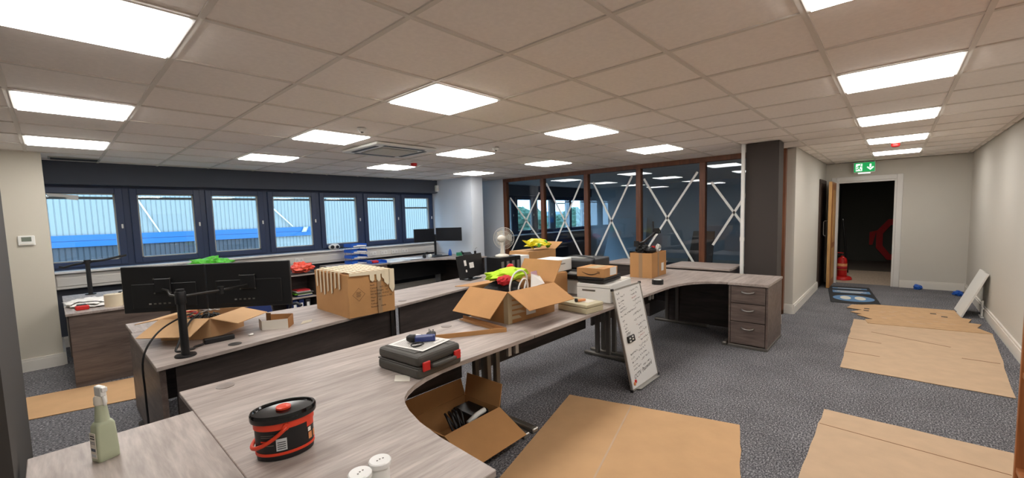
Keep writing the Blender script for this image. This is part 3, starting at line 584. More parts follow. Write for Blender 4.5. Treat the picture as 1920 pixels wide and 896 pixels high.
def drape(up, low, gap=.001):                   # lift the vertices of a soft thing that lie inside the thing below it onto its surface
    t = bvh(low); L = up.location
    for v in up.data.vertices:
        h = t.ray_cast(Vector((v.co.x+L.x, v.co.y+L.y, 9)), Vector((0, 0, -1)))[0]
        b_ = t.ray_cast(Vector((v.co.x+L.x, v.co.y+L.y, -9)), Vector((0, 0, 1)))[0]
        if h is not None and v.co.z+L.z < h.z+gap and v.co.z+L.z > b_.z-.05: v.co.z = h.z+gap-L.z
    return up
# taped box on the monitor desk
tb = thing('taped_box', 'big worn brown carton criss-crossed with strips of cream masking tape', 'box', (.745, 2.10, DZ), R(-1))
L_, W_, H_ = .42, .66, .365
b = B(); b.box(-L_/2, L_/2, -W_/2, W_/2, 0, H_)
bmesh.ops.subdivide_edges(b.bm, edges=b.bm.edges[:], cuts=6, use_grid_fill=True)
for v in b.bm.verts:
    k = noise.noise(v.co*7)*.008; v.co.x += k; v.co.y += noise.noise(v.co*6+Vector((3, 1, 2)))*.008
    if v.co.z > H_-.01: v.co.z += .012*noise.noise(v.co*9)-.01*max(0, -v.co.x/.2)+.004
    if v.co.z < .001: v.co.z = 0
b.build('box_body', 'cardboard_box', tb, 40)
for i in range(7):
    y = .26-i*.075; dr = .20-.02*abs(i-2.3)+rb.uniform(-.03, .02)
    b = B(); b.slab([(-L_/2-.009, y-.013, H_-dr), (-L_/2-.009, y+.013, H_-dr-.012), (-L_/2-.009, y+.013, H_+.006), (-L_/2-.009, y-.013, H_+.006)], .0025); b.slab([(-L_/2-.009, y-.016, H_+.008), (L_/2-.02, y-.01-.02, H_+.013), (L_/2-.02, y+.016-.02, H_+.013), (-L_/2-.009, y+.016, H_+.008)], .003); b.build('tape_strip', 'tape_cream', tb)
for i in range(7):
    x = -.17+i*.055; b = B(); b.slab([(x-.017, -W_/2-.01, H_+.010), (x+.017, -W_/2-.01, H_+.010), (x+.03, W_/2-.02, H_+.014), (x-.004, W_/2-.02, H_+.014)], .003); b.build('tape_strip', 'tape_cream', tb)
for x, w_, dr in ((.0, .022, .085), (.06, .02, .09), (.105, .014, .07), (.14, .03, .13), (.185, .028, .2)):
    b = B(); b.slab([(x-w_, -W_/2-.011, H_+.008), (x+w_, -W_/2-.011, H_+.008), (x+w_, -W_/2-.011, H_-dr*.8), (x+w_*.2, -W_/2-.011, H_-dr), (x-w_*.9, -W_/2-.011, H_-dr*.75)], .0025); b.build('tape_strip', 'tape_cream', tb)
B().slab([(-L_/2+.01, -W_/2-.0105, H_-.015), (L_/2, -W_/2-.0105, H_-.028), (L_/2, -W_/2-.0105, H_+.01), (-L_/2+.01, -W_/2-.0105, H_+.01)], .002).build('tape_strip', 'tape_cream', tb)
B().slab([(.045, -W_/2-.0098, .0), (.085, -W_/2-.0098, .0), (.085, -W_/2-.0098, H_-.05), (.045, -W_/2-.0098, H_-.05)], .001).build('tape_strip', 'tape_grey', tb)
yp = -W_/2-.0108; dc = (-.125, .19)
b = B(); q = [(dc[0], yp, dc[1]-.055), (dc[0]+.055, yp, dc[1]), (dc[0], yp, dc[1]+.055), (dc[0]-.055, yp, dc[1])]; b.tube(q, .0013, 4, closed=True); b.build('printed_diamond', 'print_black', tb)
Mt = lambda x, z: frame_m((x, yp, z), (1, 0, 0), (0, 0, 1))
for i, (s_, x) in enumerate((('Product:      brand', -.02), ('Item:', -.02), ('Carton:    NO  25', -.02), ('Gross Weight:   10   KGS', -.02), ('NT Weight: 10 KGS', -.02), ('Meas:   Thickness x 100', -.02), ('Size:      42', -.02), ('Colour:', -.02), ('Remark:    made', -.02))): text(s_, .021, 'print_black', tb, Mt(x, .275-i*.027))
for i in range(4): B().box(dc[0]-.022, dc[0]+.02-.006*(i % 2), yp-.0004, yp+.0004, dc[1]+.018-i*.012, dc[1]+.021-i*.012).build('printed_line', 'print_black', tb)
# open box on row 1
ob = carton('open_box', 'open brown carton with flaps out, stuffed with hi-vis clothing and cables', 'box', (1.455, .79, DZ), R(-2), .55, .43, .245, [('-y', 118, .24), ('-x', 132, .25), ('+x', 34, .205), ('+y', 95, .2)])
for (x, z, w_, h_) in ((-.02, .07, .11, .07), (.22, .12, .055, .05)): B().box(x-w_/2, x+w_/2, -.2165, -.2148, z-h_/2, z+h_/2).build('shipping_label', 'paper', ob)
b = B(); b.box(-.2765, -.235, -.2165, -.2148, 0, .24); b.box(-.2768, -.2748, -.2165, -.17, 0, .24); b.build('corner_tape', 'tape_clear', ob)
for i in range(5): B().slab([(-.24, -.2162, .03+i*.038), (-.1+rb.uniform(-.04, .03), -.2162, .028+i*.038), (-.12+rb.uniform(-.04, .04), -.2162, .052+i*.038), (-.24, -.2162, .055+i*.038)], .001).build('tape_strip', 'tape_clear', ob)
cx, cy, cz = 1.455, .79, DZ+.245
bagb = tag(B((cx, cy, cz)).blob((cx-.06, cy+.05, cz-.04), (.17, .12, .085), .25, 2.4, 2, 4).build('black_bag', 'black_rough', None, True), 'black fabric bag bulging from the open box', 'bag')
glov = tag(B((cx, cy, cz)).blob((cx-.13, cy-.035, cz+.055), (.08, .05, .038), .35, 2.4, 8, 3).build('red_glove', 'red_cloth', None, 40), 'crumpled red fabric tucked beside the lime vest', 'clothing'); drape(glov, bagb)
vest = tag(B((cx, cy, cz)).blob((cx+.02, cy+.07, cz+.075), (.215, .105, .055), .42, 2.4, 5, 3).build('hi_vis_vest', 'hiviz', None, 40), 'crumpled lime hi-vis vest on top of the open box', 'clothing'); drape(vest, bagb); drape(vest, glov)
rbx, rby = cx+.11, cy+.12
tag(B((rbx, rby, cz)).blob((rbx, rby, top(vest, rbx, rby, cz+.09)+.022), (.034, .03, .027), .2, 3, 9).build('red_ball', 'red', None, True), 'small round red item behind the lime vest', 'ball')
cable('white_cable', 'loop of thick white cable sticking out of the open box, larger loop', [(cx-.19, cy-.15, cz-.05), (cx-.20, cy-.155, cz+.03), (cx-.15, cy-.155, cz+.115), (cx-.06, cy-.155, cz+.135), (cx+.0, cy-.155, cz+.08), (cx-.02, cy-.15, cz), (cx-.05, cy-.15, cz-.07)], .0075, 'white')
cable('white_cable', 'smaller loop of white cable in front of the larger loop', [(cx-.14, cy-.185, cz-.05), (cx-.13, cy-.185, cz+.02), (cx-.08, cy-.185, cz+.07), (cx-.035, cy-.183, cz+.055), (cx-.02, cy-.18, cz+.0), (cx-.03, cy-.18, cz-.06)], .007, 'white')
tag(B((cx, cy, cz)).slab([(cx+.012, cy-.185, cz-.01), (cx+.21, cy-.17, cz-.005), (cx+.225, cy-.11, cz+.05), (cx+.10, cy-.12, cz+.085)], .003).build('folded_sheet', 'paper'), 'folded white paper sheet in the open box', 'paper')
tag(B((cx, cy, cz)).slab([(cx+.15, cy-.085, cz-.01), (cx+.25, cy-.075, cz-.01), (cx+.255, cy-.05, cz+.09), (cx+.165, cy-.06, cz+.09)], .003).build('leaflet', 'pink_paper'), 'pink and white leaflet in the open box', 'paper')
# fan of white roll behind
tag(B((1.80, .80, DZ)).cyl((1.80, .80, DZ+.12), (1.83, .80, DZ+.12), .12, None, 28).build('paper_reel', 'offwhite', None, 40), 'white reel standing between open box and printers', 'reel')
# moving carton with monitor arm
mb = carton('brown_carton', 'plain brown moving carton on the corner desk filled with black cables', 'box', (4.04, .79, DZ), R(2), .47, .28, .305, [])
B().box(-.05, .0, -.1412, -.1398, 0, .305).build('tape_strip', 'tape_grey', mb); B().box(.07, .15, -.1415, -.14, .06, .16).build('shipping_label', 'paper', mb)
B().box(-.2365, -.2348, -.02, .025, .0, .305).build('tape_strip', 'tape_grey', mb)
cx, cy, cz = 4.04, .79, DZ+.305
hset = tag(B((cx, cy, cz)).tube([(cx-.19, cy-.075, cz+.027), (cx-.17, cy-.078, cz+.03), (cx-.10, cy-.085, cz+.03), (cx-.03, cy-.092, cz+.02), (cx-.01, cy-.094, cz+.015)], [.02, .036, .04, .028, .015], 14).build('black_handset', 'black', None, True), 'ribbed black handset lying on the brown carton', 'handset')
bund = tag(B((cx, cy, cz)).blob((cx-.085, cy+.03, cz+.03), (.115, .075, .07), .3, 3, 12, 4).build('cable_bundle', 'black_rough', None, 50), 'tangled black cable bundle heaped in the brown carton', 'cables'); drape(bund, hset)
ma = thing('articulated_bracket', 'black folded monitor arm sticking up out of the brown carton', 'monitor arm', (cx-.14, cy+.02, cz+.05))
B().tube([(-.06, .02, .06), (.05, 0, .075), (.30, -.05, .19)], .018, 8).build('arm_beam', 'black', ma, True); B().cyl((-.09, .03, .03), (-.09, .03, .1), .03, None, 14).build('arm_base_joint', 'black', ma)
b = B(); b.box(.28, .34, -.08, -.02, .17, .24); b.tube([(.34, -.05, .22), (.38, -.06, .225), (.41, -.06, .20), (.415, -.06, .17)], .007, 6); b.build('arm_head', 'black', ma); B().slab([(.27, -.02, .19), (.31, -.02, .2), (.30, -.02, .33), (.275, -.02, .33)], .01).build('mount_plate', 'graphite', ma)
for i in range(3): cable('white_lead', 'coiled white lead hanging over the edge of the brown carton', arc((cx+.17, cy-.05-i*.012, cz+.035), .05-.006*i, 0, 340, 10, 'xz'), .006, 'white', 'cable', 'white leads in the brown carton')
tag(B((cx, cy, cz)).box(cx+.062, cx+.105, cy-.05, cy-.01, cz+.037, cz+.067).build('red_plug', 'red', bevel=.006), 'red plug on top of the brown carton', 'plug')
tangle('cable_tangle', 'thin black leads looping over the top of the brown carton', (cx+.105, cy+.03, cz), .035, 14, cz-.03, .06, 'black', .006, 9)
tr_ = thing('tape_roll', 'roll of black tape with a white core on the corner desk', 'tape', (3.46, .42, DZ)); B().lathe([(.042, 0), (.062, 0), (.062, .05), (.042, .05), (.042, 0)], seg=28, cap=False).build('tape', 'black', tr_, 40); B().lathe([(.037, .001), (.042, .001), (.042, .0515), (.037, .0515), (.037, .001)], seg=28, cap=False).build('core', 'white', tr_, 40)
# cable box with the flaps, on the monitor desk
cb = carton('cable_carton', 'open brown carton of tangled cables under the twin monitors', 'box', (-.36, 2.27, DZ+.0005), R(42), .36, .36, .15, [('-y', 102, .2), ('-x', 112, .21), ('+x', 96, .2), ('+y', 100, .18)], m='cardboard')
tangle('black_cable_tangle', 'tangle of black cables filling the carton under the twin monitors', (-.36, 2.27, DZ+.05), .09, 26, DZ+.06, .07, 'black', seed=3)
tangle('grey_cable_tangle', 'few light grey leads in the carton under the twin monitors', (-.32, 2.235, DZ+.12), .05, 7, DZ+.172, .02, 'silver', .005, seed=4)
tangle('red_cable_tangle', 'red lead in the carton under the twin monitors', (-.44, 2.22, DZ+.12), .01, 2, DZ+.168, .015, 'red', .005, seed=5)
cable('black_lead', 'black lead draped over the carton flap and down the desk end', [(-.42, 2.2, DZ+.18), (-.56, 2.05, DZ+.17), (-.68, 1.93, DZ+.12), (-.755, 1.90, DZ-.01), (-.76, 1.9, .5), (-.76, 1.9, .25), (-.77, 1.9, .05)], .006, 'black')
cable('black_lead', 'black lead curling on the desktop beside the monitor pole', [(-.40, 2.16, DZ+.175), (-.47, 2.06, DZ+.155), (-.52, 1.955, DZ+.125), (-.553, 1.905, DZ+.098), (-.58, 1.865, DZ+.05), (-.60, 1.84, DZ+.0085), (-.56, 1.81, DZ+.0085), (-.51, 1.825, DZ+.0085), (-.50, 1.86, DZ+.0085), (-.46, 1.885, DZ+.0085), (-.445, 1.895, DZ+.0085)], .007, 'black', zmin=DZ+.007)
tag(B((-.4, 1.9, DZ)).box(-.44, -.26, 1.89, 1.94, DZ, DZ+.035).build('power_adapter', 'black', bevel=.006), 'black power adapter brick behind the monitor pole', 'adapter')
# under-desk carton
ub = carton('floor_carton', 'open brown carton on the carpet under the L-shaped desk', 'box', (.70, .665, .001), R(1), .50, .36, .20, [('-y', 116, .27), ('-x', 52, .22), ('+x', 12, .16), ('+y', 20, .12)])
for i in range(4): cable('black_lead', 'black lead curled inside the carton under the desk', [(.60+.03*i, .56, .12), (.59+.04*i, .62, .22), (.64+.03*i, .70, .20), (.66+.02*i, .62, .12)], .008, 'black', 'cable', 'leads in the floor carton')
tag(B((.84, .68, .02)).box(.78, .94, .58, .80, .01, .17).build('router_box', 'black', bevel=.01), 'black device lying in the carton under the desk', 'device')
tag(B((.78, .54, .18)).tube([(.70, .535, .17), (.78, .54, .195), (.86, .545, .20)], .018, 8).build('plastic_trim', 'white', None, True), 'curved white plastic piece in the carton under the desk', 'plastic')
# ================================================================== THINGS ON ROW 1
# bucket
bu = thing('wipes_bucket', 'black oval bucket of wipes with orange bands, handle and cap', 'bucket', (-.575, .05, DZ), R(-15)); bu.scale = (.86, .86, .93)
sx, sy = 1.0, .72
B().lathe([(.098, 0), (.104, .004), (.106, .03), (.108, .15), (.108, .152)], seg=40, sx=sx, sy=sy).build('bucket_body', 'black', bu, 40)
for z0, z1 in ((.022, .032), (.118, .142)): B().lathe([(.1045+z0*.02, z0), (.1085+z0*.02, z0), (.1085+z1*.02, z1), (.1045+z1*.02, z1)], seg=40, sx=sx, sy=sy, cap=False).build('orange_band', 'orange_red', bu, 40)
lid = B().lathe([(.112, .142), (.120, .144), (.122, .150), (.122, .168), (.118, .174), (.110, .174), (.106, .168), (.0005, .169)], seg=48, sx=sx, sy=sy, cap=False).build('lid', 'black_gloss', bu, 50)
B().lathe([(.0005, .170), (.028, .170), (.028, .177), (.024, .179), (.0005, .179)], seg=24, cap=False).build('dispenser_cap', 'orange_red', lid, 30)
b = B(); b.tube([(.119*math.cos(R(t)), .119*.72*math.sin(R(t))*1.02, .128-.078*max(0, -math.cos(R(t)))**.8) for t in range(-88, -273, -8)], .0075, 8); b.build('carry_handle', 'orange_red', bu, True)
for q in (-1, 1): B().cyl((0, q*.074, .128), (0, q*.09, .128), .012, None, 12).build('handle_pivot', 'orange_red', bu)
def onside(a, z, w_, h_, m, name, par=bu, e=.0015):
    n = 5; P = []; a0, a1 = R(a)-w_/2/.095, R(a)+w_/2/.095; bb = B()
    lo = []; hi = []
    for k in range(n+1):
        t = a0+(a1-a0)*k/n; rr = .1075+e; lo.append(bb._v((rr*sx*math.cos(t), rr*sy*math.sin(t), z))); hi.append(bb._v((rr*sx*math.cos(t), rr*sy*math.sin(t), z+h_)))
    for k in range(n): bb.bm.faces.new((lo[k], lo[k+1], hi[k+1], hi[k]))
    return bb.build(name, m, par, True)
onside(-100, .04, .034, .045, 'barcode', 'barcode_label'); [onside(-100, .046+k*.008, .026, .003, 'black', 'barcode_line', e=.002) for k in range(4)]
onside(-30, .095, .05, .03, 'orange_red', 'orange_label'); onside(-38, .075, .016, .016, 'white', 'round_mark'); onside(-36, .045, .02, .026, 'pale_orange', 'warning_mark'); onside(-18, .045, .02, .026, 'pale_orange', 'warning_mark')
onside(-132, .075, .04, .006, 'orange_red', 'print_line'); onside(-130, .062, .05, .003, 'grey_metal', 'print_line'); onside(-128, .10, .05, .002, 'grey_metal', 'print_line'); onside(-128, .093, .05, .002, 'grey_metal', 'print_line')
# shakers
sk = thing('shaker_pot', 'small white pot with three holes in its lid, the taller one', 'pot', (-.450, -.372, DZ), 0, 'white shaker pots')
B().lathe([(.026, 0), (.028, .002), (.028, .055), (.0005, .055)], seg=28, cap=False).build('pot_body', 'white', sk, 40); ld = B().lathe([(.0005, .055), (.033, .055), (.034, .058), (.034, .070), (.031, .073), (.0005, .073)], seg=32, cap=False).build('lid', 'white_gloss', sk, 40)
for k in (-1, 0, 1): B().lathe([(.0005, .0732), (.0028, .0732), (.0028, .0738), (.0005, .0738)], (k*.010, -.002*abs(k), 0), 10, cap=False).build('shaker_hole', 'grey_metal', ld)
dup(sk, (-.523, -.386, DZ), R(20), 'small white pot with three holes in its lid, the one cut by the desk end', 'white shaker pots')
# spray bottle
bo = thing('spray_bottle', 'pale green trigger spray bottle with a white nozzle', 'bottle', (-1.01, .505, DZ), R(112))
def rrect(w, d, n=6, rad=.35):
    out = []; rr = min(w, d)*rad
    for qx, qy, a in ((w-rr, d-rr, 0), (-w+rr, d-rr, 90), (-w+rr, -d+rr, 180), (w-rr, -d+rr, 270)):
        for k in range(n): t = R(a+90*k/(n-1)); out.append((qx+rr*math.cos(t), qy+rr*math.sin(t)))
    return out
b = B(); prev = None
for z, w_, d_, rd in ((0, .022, .028, .3), (.003, .024, .031, .3), (.03, .024, .031, .3), (.10, .0225, .028, .3), (.125, .022, .0265, .35), (.135, .0195, .0225, .6), (.137, .0195, .021, .9), (.139, .019, .020, .98), (.175, .0165, .017, .98), (.198, .0145, .015, .98)):
    ring = [b._v((x, y, z)) for x, y in rrect(w_, d_, 6, rd)]
    if prev:
        for k in range(len(ring)): b.bm.faces.new((prev[k], prev[(k+1) % len(ring)], ring[(k+1) % len(ring)], ring[k]))
    else: b.bm.faces.new(ring[::-1])
    prev = ring
b.bm.faces.new(prev); b.build('bottle_body', 'bottle_green', bo, 50)
B().lathe([(.0155, .195), (.018, .198), (.0175, .222), (.013, .228)], seg=20).build('collar', 'offwhite', bo, 40)
hd = B(); hd.box(-.026, .016, -.009, .009, .226, .262); hd.build('spray_head', 'white', bo, bevel=.005, bseg=2); B().tube([(-.018, 0, .230), (-.026, 0, .212), (-.027, 0, .195)], .005, 8).build('trigger', 'white', bo, True); B().box(-.034, -.025, -.008, .008, .243, .260).build('nozzle', 'white', bo, bevel=.002)
b = B(); b.box(-.016, .016, .0312, .0322, .015, .105); b.build('label', 'offwhite', bo)
for z0, z1, m_ in ((.040, .050, 'label_blue'), (.092, .096, 'ink'), (.083, .087, 'ink'), (.072, .074, 'label_blue'), (.066, .068, 'label_blue'), (.02, .03, 'barcode')): B().box(-.012, .013, .0320, .0326, z0, z1).build('label_line', m_, bo)
# tool case
tc = thing('tool_case', 'dark grey plastic power tool case with red latches', 'case', (.245, .395, DZ), R(5)); hx, hy = .155, .17
B().box(-hx, hx, -hy, hy, 0, .055).build('case_base', 'case_grey', tc, bevel=.016, bseg=3)
lidc = B().box(-hx+.002, hx-.002, -hy+.002, hy-.002, .058, .118).build('case_lid', 'case_grey', tc, bevel=.022, bseg=3)
B().box(-hx+.03, -.035, -hy+.06, hy-.03, .117, .1215).build('lid_panel', 'case_grey', lidc, bevel=.004); B().box(hx-.07, hx-.02, -hy+.03, hy-.03, .117, .120).build('lid_panel', 'case_grey', lidc, bevel=.003)
B().box(-hx+.003, hx-.003, -hy+.001, hy-.001, .053, .060).build('seam_rim', 'case_grey', tc, bevel=.002)
for x in (-.105, .115): B().box(x-.025, x+.025, -hy-.010, -hy+.002, .035, .085).build('latch', 'red', tc, bevel=.006, bseg=2)
b = B(); b.tube([(-.075, -hy+.0, .052), (-.07, -hy-.022, .055), (-.04, -hy-.03, .058), (.04, -hy-.03, .058), (.08, -hy-.022, .055), (.085, -hy, .052)], [.011, .011, .012, .012, .011, .011], 10); b.build('carry_handle', 'case_grey', tc, True)
pz = DZ+.1225
man = tag(B((.3, .4, pz)).slab([(.17, .26, pz+.001), (.395, .31, pz+.001), (.345, .56, pz+.001), (.12, .51, pz+.001)], .0012).build('instruction_sheet', 'paper'), 'printed white sheet lying on the tool case', 'paper')
b = B((.3, .4, pz)); rb2 = random.Random(2)
for k in range(22):
    t = k/22; a = Vector((.17, .26)).lerp(Vector((.12, .51)), .08+t*.86); u_ = Vector((.976, .217)); l_ = rb2.uniform(.12, .2)
    p0, p1 = a+u_*.015, a+u_*(.015+l_); n_ = Vector((-u_.y, u_.x))*.0018
    b.slab([(p0.x-n_.x, p0.y-n_.y, pz+.0018), (p1.x-n_.x, p1.y-n_.y, pz+.0018), (p1.x+n_.x, p1.y+n_.y, pz+.0018), (p0.x+n_.x, p0.y+n_.y, pz+.0018)], .0003)
b.build('printed_lines', 'grey_metal', man).matrix_parent_inverse = Matrix()
pz += .0022
hg = thing('cordless_screwdriver', 'small blue and black cordless tool lying on the printed sheet', 'tool', (.255, .42, pz), R(-35))
B().box(-.02, .085, -.022, .022, 0, .034).build('tool_body', 'tool_blue', hg, bevel=.008, bseg=2); B().tube([(-.015, 0, .02), (-.045, .005, .022), (-.06, .01, .02)], [.022, .022, .014], 12).build('tool_grip', 'black', hg, True); B().box(.08, .094, -.02, .02, .002, .032).build('tool_end', 'tool_blue', hg, bevel=.003)
pg = thing('plug_adapter', 'grey three-pin plug charger lying pins up on the printed sheet', 'plug', (.352, .43, pz), R(20)); B().box(-.025, .025, -.02, .02, 0, .032).build('plug_body', 'graphite', pg, bevel=.006)
for x, y, h in ((0, .012, .018), (-.011, -.008, .014), (.011, -.008, .014)): B().box(x-.002, x+.002, y-.003, y+.003, .032, .032+h).build('plug_pin', 'silver', pg)
cable('charger_lead', 'thin black charger lead coiled beside the blue tool', [(.21+.035*math.cos(R(t))*(1+.1*math.sin(t)), .365+.03*math.sin(R(t)), pz+.006+.003*math.sin(R(t*1.7))) for t in range(0, 900, 45)], .0025, 'black')
tag(B((.1, .3, DZ)).slab([(.02, .30, DZ+.001), (.07, .24, DZ+.001), (.12, .31, DZ+.001), (.07, .37, DZ+.001)], .001).build('paper_tag', 'offwhite'), 'small white paper tag poking out from under the tool case', 'paper')
# cardboard edge strip
st = thing('edge_strip', 'bent cardboard edge protector lying in an L beside the open box', 'cardboard strip', (1.0, .6, DZ)); so_ = (1.0, .6, DZ)
B(so_).slab([(.47, .80, DZ), (1.02, .465, DZ), (1.02, .465, DZ+.03), (.47, .80, DZ+.03)], .006).build('strip_arm', 'cardboard_box', st); B(so_).slab([(1.02, .465, DZ), (1.09, 1.0, DZ), (1.09, 1.0, DZ+.03), (1.02, .465, DZ+.03)], .006).build('strip_arm', 'cardboard_in', st)
B(so_).slab([(1.02, .465, DZ+.003), (1.09, 1.0, DZ+.003), (1.05, 1.0, DZ+.003), (.985, .49, DZ+.003)], .005).build('strip_flange', 'cardboard_box', st)
# cash box
cs = thing('cash_box', 'low beige metal cash box between the open box and the printer', 'cash box', (1.90, .425, DZ), R(-6)); B().box(-.11, .11, -.155, .155, 0, .046).build('box_base', 'beige', cs, bevel=.006, bseg=2); B().box(-.112, .112, -.157, .157, .048, .076).build('box_lid', 'beige', cs, bevel=.008, bseg=2); B().box(-.03, .08, -.10, .04, .076, .078).build('lid_plate', 'offwhite', cs)
kn = thing('box_cutter', 'orange-handled cutter with a black end lying on the cash box', 'cutter', (1.86, .41, DZ+.079), R(-25)); B().box(-.02, .06, -.012, .012, 0, .018).build('cutter_handle', 'pale_orange', kn, bevel=.004); B().cyl((-.035, 0, .012), (-.02, 0, .012), .017, .015, 14).build('cutter_end', 'black', kn)
# white printer + laptop + smile box
wp = thing('white_printer', 'white desktop printer with a scanner and parcel stacked on it', 'printer', (2.47, .52, DZ), R(6)); B().box(-.25, .25, -.17, .17, 0, .172).build('printer_body', 'white', wp, bevel=.012, bseg=3); B().box(-.253, -.246, -.02, .11, .10, .115).build('paper_slot', 'grey_metal', wp); B().box(-.252, -.248, -.165, .165, .135, .138).build('seam', 'grey_metal', wp); B().box(.02, .24, -.16, .10, .172, .178).build('output_tray', 'offwhite', wp, bevel=.003)
cable('printer_lead', 'white lead lying in front of the white printer', [(2.1, .66, DZ+.006), (2.16, .62, DZ+.03), (2.13, .56, DZ+.02), (2.2, .5, DZ+.008)], .005, 'white')
sc = thing('flat_scanner', 'slim black device under the smiling-arrow parcel', 'scanner', (2.40, .53, DZ+.1785), R(4)); B().box(-.19, .19, -.13, .13, 0, .022).build('scanner_base', 'black', sc, bevel=.004); B().box(-.192, .192, -.132, .132, .024, .05).build('scanner_lid', 'black', sc, bevel=.006)
am = thing('parcel_box', 'small brown parcel with a curved arrow printed on its side', 'box', (2.355, .53, DZ+.229), R(3)); B().box(-.135, .135, -.14, .14, 0, .082).build('box_body', 'cardboard_box', am, bevel=.002)
b = B(); pts = [(-.1365, .085-.17*k/12, .045-.022*math.sin(math.pi*k/12)) for k in range(13)]; b.tube(pts, [.0015+.0028*math.sin(math.pi*min(1, k/12)) for k in range(13)], 6); b.tube([(-.1365, -.07, .052), (-.1365, -.092, .053), (-.1365, -.09, .034)], .0022, 5); b.build('printed_arrow', 'print_black', am)
B().box(-.02, .11, -.1413, -.1398, .01, .08).build('shipping_label', 'paper', am); B().box(-.12, .1, -.05, .05, .0815, .083).build('packing_tape', 'tape_clear', am)
# black printer
bp_ = thing('black_printer', 'large black multifunction printer on a white base', 'printer', (2.69, .935, DZ+.0005), R(3))
B().box(-.26, .24, -.20, .20, 0, .15).build('printer_base', 'white', bp_, bevel=.01); B().box(-.27, .25, -.21, .21, .151, .25).build('printer_body', 'black', bp_, bevel=.015, bseg=2); B().box(-.2, .26, -.215, .215, .25, .345).build('scanner_top', 'graphite', bp_, bevel=.016, bseg=2)
B().slab([(-.36, -.21, .20), (-.262, -.21, .225), (-.262, .0, .225), (-.36, .0, .20)], .03).build('control_panel', 'black', bp_); B().slab([(-.34, -.16, .2215), (-.285, -.16, .2355), (-.285, -.05, .2355), (-.34, -.05, .2215)], .003).build('panel_screen', 'silver', bp_); B().box(-.1, .1, -.1, .12, .344, .352).build('feeder_tray', 'silver', bp_, bevel=.003)
cable('black_lead', 'black lead draped over the top of the black printer', [(2.60, .708, DZ+.24), (2.605, .705, DZ+.31), (2.612, .709, DZ+.347), (2.625, .735, DZ+.3575), (2.66, .80, DZ+.3585), (2.70, .92, DZ+.3595), (2.74, 1.03, DZ+.3595), (2.75, 1.09, DZ+.3525)], .006, 'black')
sb = carton('support_box', 'small brown carton under the white box, behind the open carton', 'box', (2.19, .94, DZ), R(3), .22, .22, .245, [])
B().box(-.105, .105, -.105, .105, .2451, .25).build('box_lid', 'cardboard_box', sb)
wb_ = thing('white_box', 'clean white product box lying beside the black printer', 'box', (2.26, 1.0, DZ+.2515), R(4)); B().box(-.19, .19, -.13, .13, 0, .12).build('box_body', 'white', wb_, bevel=.01, bseg=2); B().box(-.02, .06, -.1312, -.1298, .07, .078).build('printed_line', 'grey_metal', wb_)
# yellow bag carton, fan, files, back screen on far desk
yb = carton('bag_carton', 'brown carton with a yellow carrier bag on it, on the far desk', 'box', (3.98, 2.64, DZ), R(-3), .62, .40, .27, [('-x', 160, .18), ('+x', 60, .2)], m='cardboard_box')
B().box(-.305, .305, -.195, .195, .262, .2695).build('closed_flap', 'cardboard', yb)
cx, cy, cz = 4.02, 2.56, DZ+.27
yg = thing('carrier_bag', 'crumpled yellow and green carrier bag lying on the brown carton', 'bag', (cx, cy, cz)); B().blob((0, 0, .07), (.24, .13, .09), .5, 2.2, 21, 4, 0).build('bag_body', 'yellow_bag', yg, 50); B().slab([(-.36, .02, .17), (-.12, .0, .02), (-.1, .05, .13)], .012).build('bag_corner', 'yellow_bag', yg)
for q in ((.06, -.09, .11), (-.12, -.1, .08), (.16, -.06, .06)): B().blob(q, (.05, .035, .035), .4, 3, q[0]*30, 2).build('green_print', 'green_print', yg)
def boxfile(x, y, rz, lab): 
    f = thing('box_file', lab, 'file', (x, y, DZ), rz, 'black box files under the fan'); B().box(-.05, .05, -.13, .13, 0, .255).build('file_body', 'black', f, bevel=.003); B().box(-.025, .025, -.132, -.1295, .09, .2).build('spine_label', 'silver', f); B().cyl((0, -.1325, .05), (0, -.1295, .05), .012, None, 12).build('finger_hole', 'grey_metal', f)
for i in range(4): boxfile(2.96+.105*i, 2.46, 0, 'black box file with a silver spine label, standing under the fan')
fz = DZ+.2555
fa = thing('desk_fan', 'white desk fan with a round wire guard standing on the box files', 'fan', (3.09, 2.46, fz), R(205))
B().lathe([(.10, 0), (.105, .006), (.10, .02), (.05, .035), (.0005, .038)], seg=28, sx=1.1, sy=.9, cap=False).build('fan_base', 'offwhite', fa, 40)
B().tube([(-.01, 0, .02), (-.02, 0, .08), (-.01, 0, .15), (0, 0, .2)], [.035, .026, .022, .024], 14).build('fan_neck', 'offwhite', fa, True)
B().tube([(-.05, 0, .245), (-.03, 0, .245), (.02, 0, .245), (.07, 0, .245), (.085, 0, .245)], [.02, .045, .05, .04, .02], 18).build('motor_housing', 'offwhite', fa, True)
gd_ = B()
for k in range(40):
    t = 2*math.pi*k/40; y_, z_ = math.cos(t), math.sin(t); gd_.tube([(-.055, .03*y_, .245+.03*z_), (-.06, .1*y_, .245+.1*z_), (-.09, .15*y_, .245+.15*z_), (-.12, .1*y_, .245+.1*z_), (-.125, .02*y_, .245+.02*z_)], .0012, 3)
for rr, xx in ((.152, -.09), (.1, -.122), (.1, -.058), (.03, -.126)): gd_.tube(arc((xx, 0, .245), rr, 0, 345, 24, 'yz'), .0025 if rr > .15 else .0015, 5, closed=True)
gd_.build('fan_guard', 'offwhite', fa); bl = B()
for k in range(3):
    t0 = R(120*k); P = []
    for a, rr in ((0, .03), (-25, .08), (-20, .125), (20, .13), (40, .09), (30, .03)): P.append((-.09+(a/45)*.012, rr*math.cos(t0+R(a)), .245+rr*math.sin(t0+R(a))))
    bl.slab(P, .003)
bl.build('fan_blades', 'spacer', fa); B().cyl((-.105, 0, .245), (-.07, 0, .245), .028, None, 18).build('fan_hub', 'offwhite', fa)
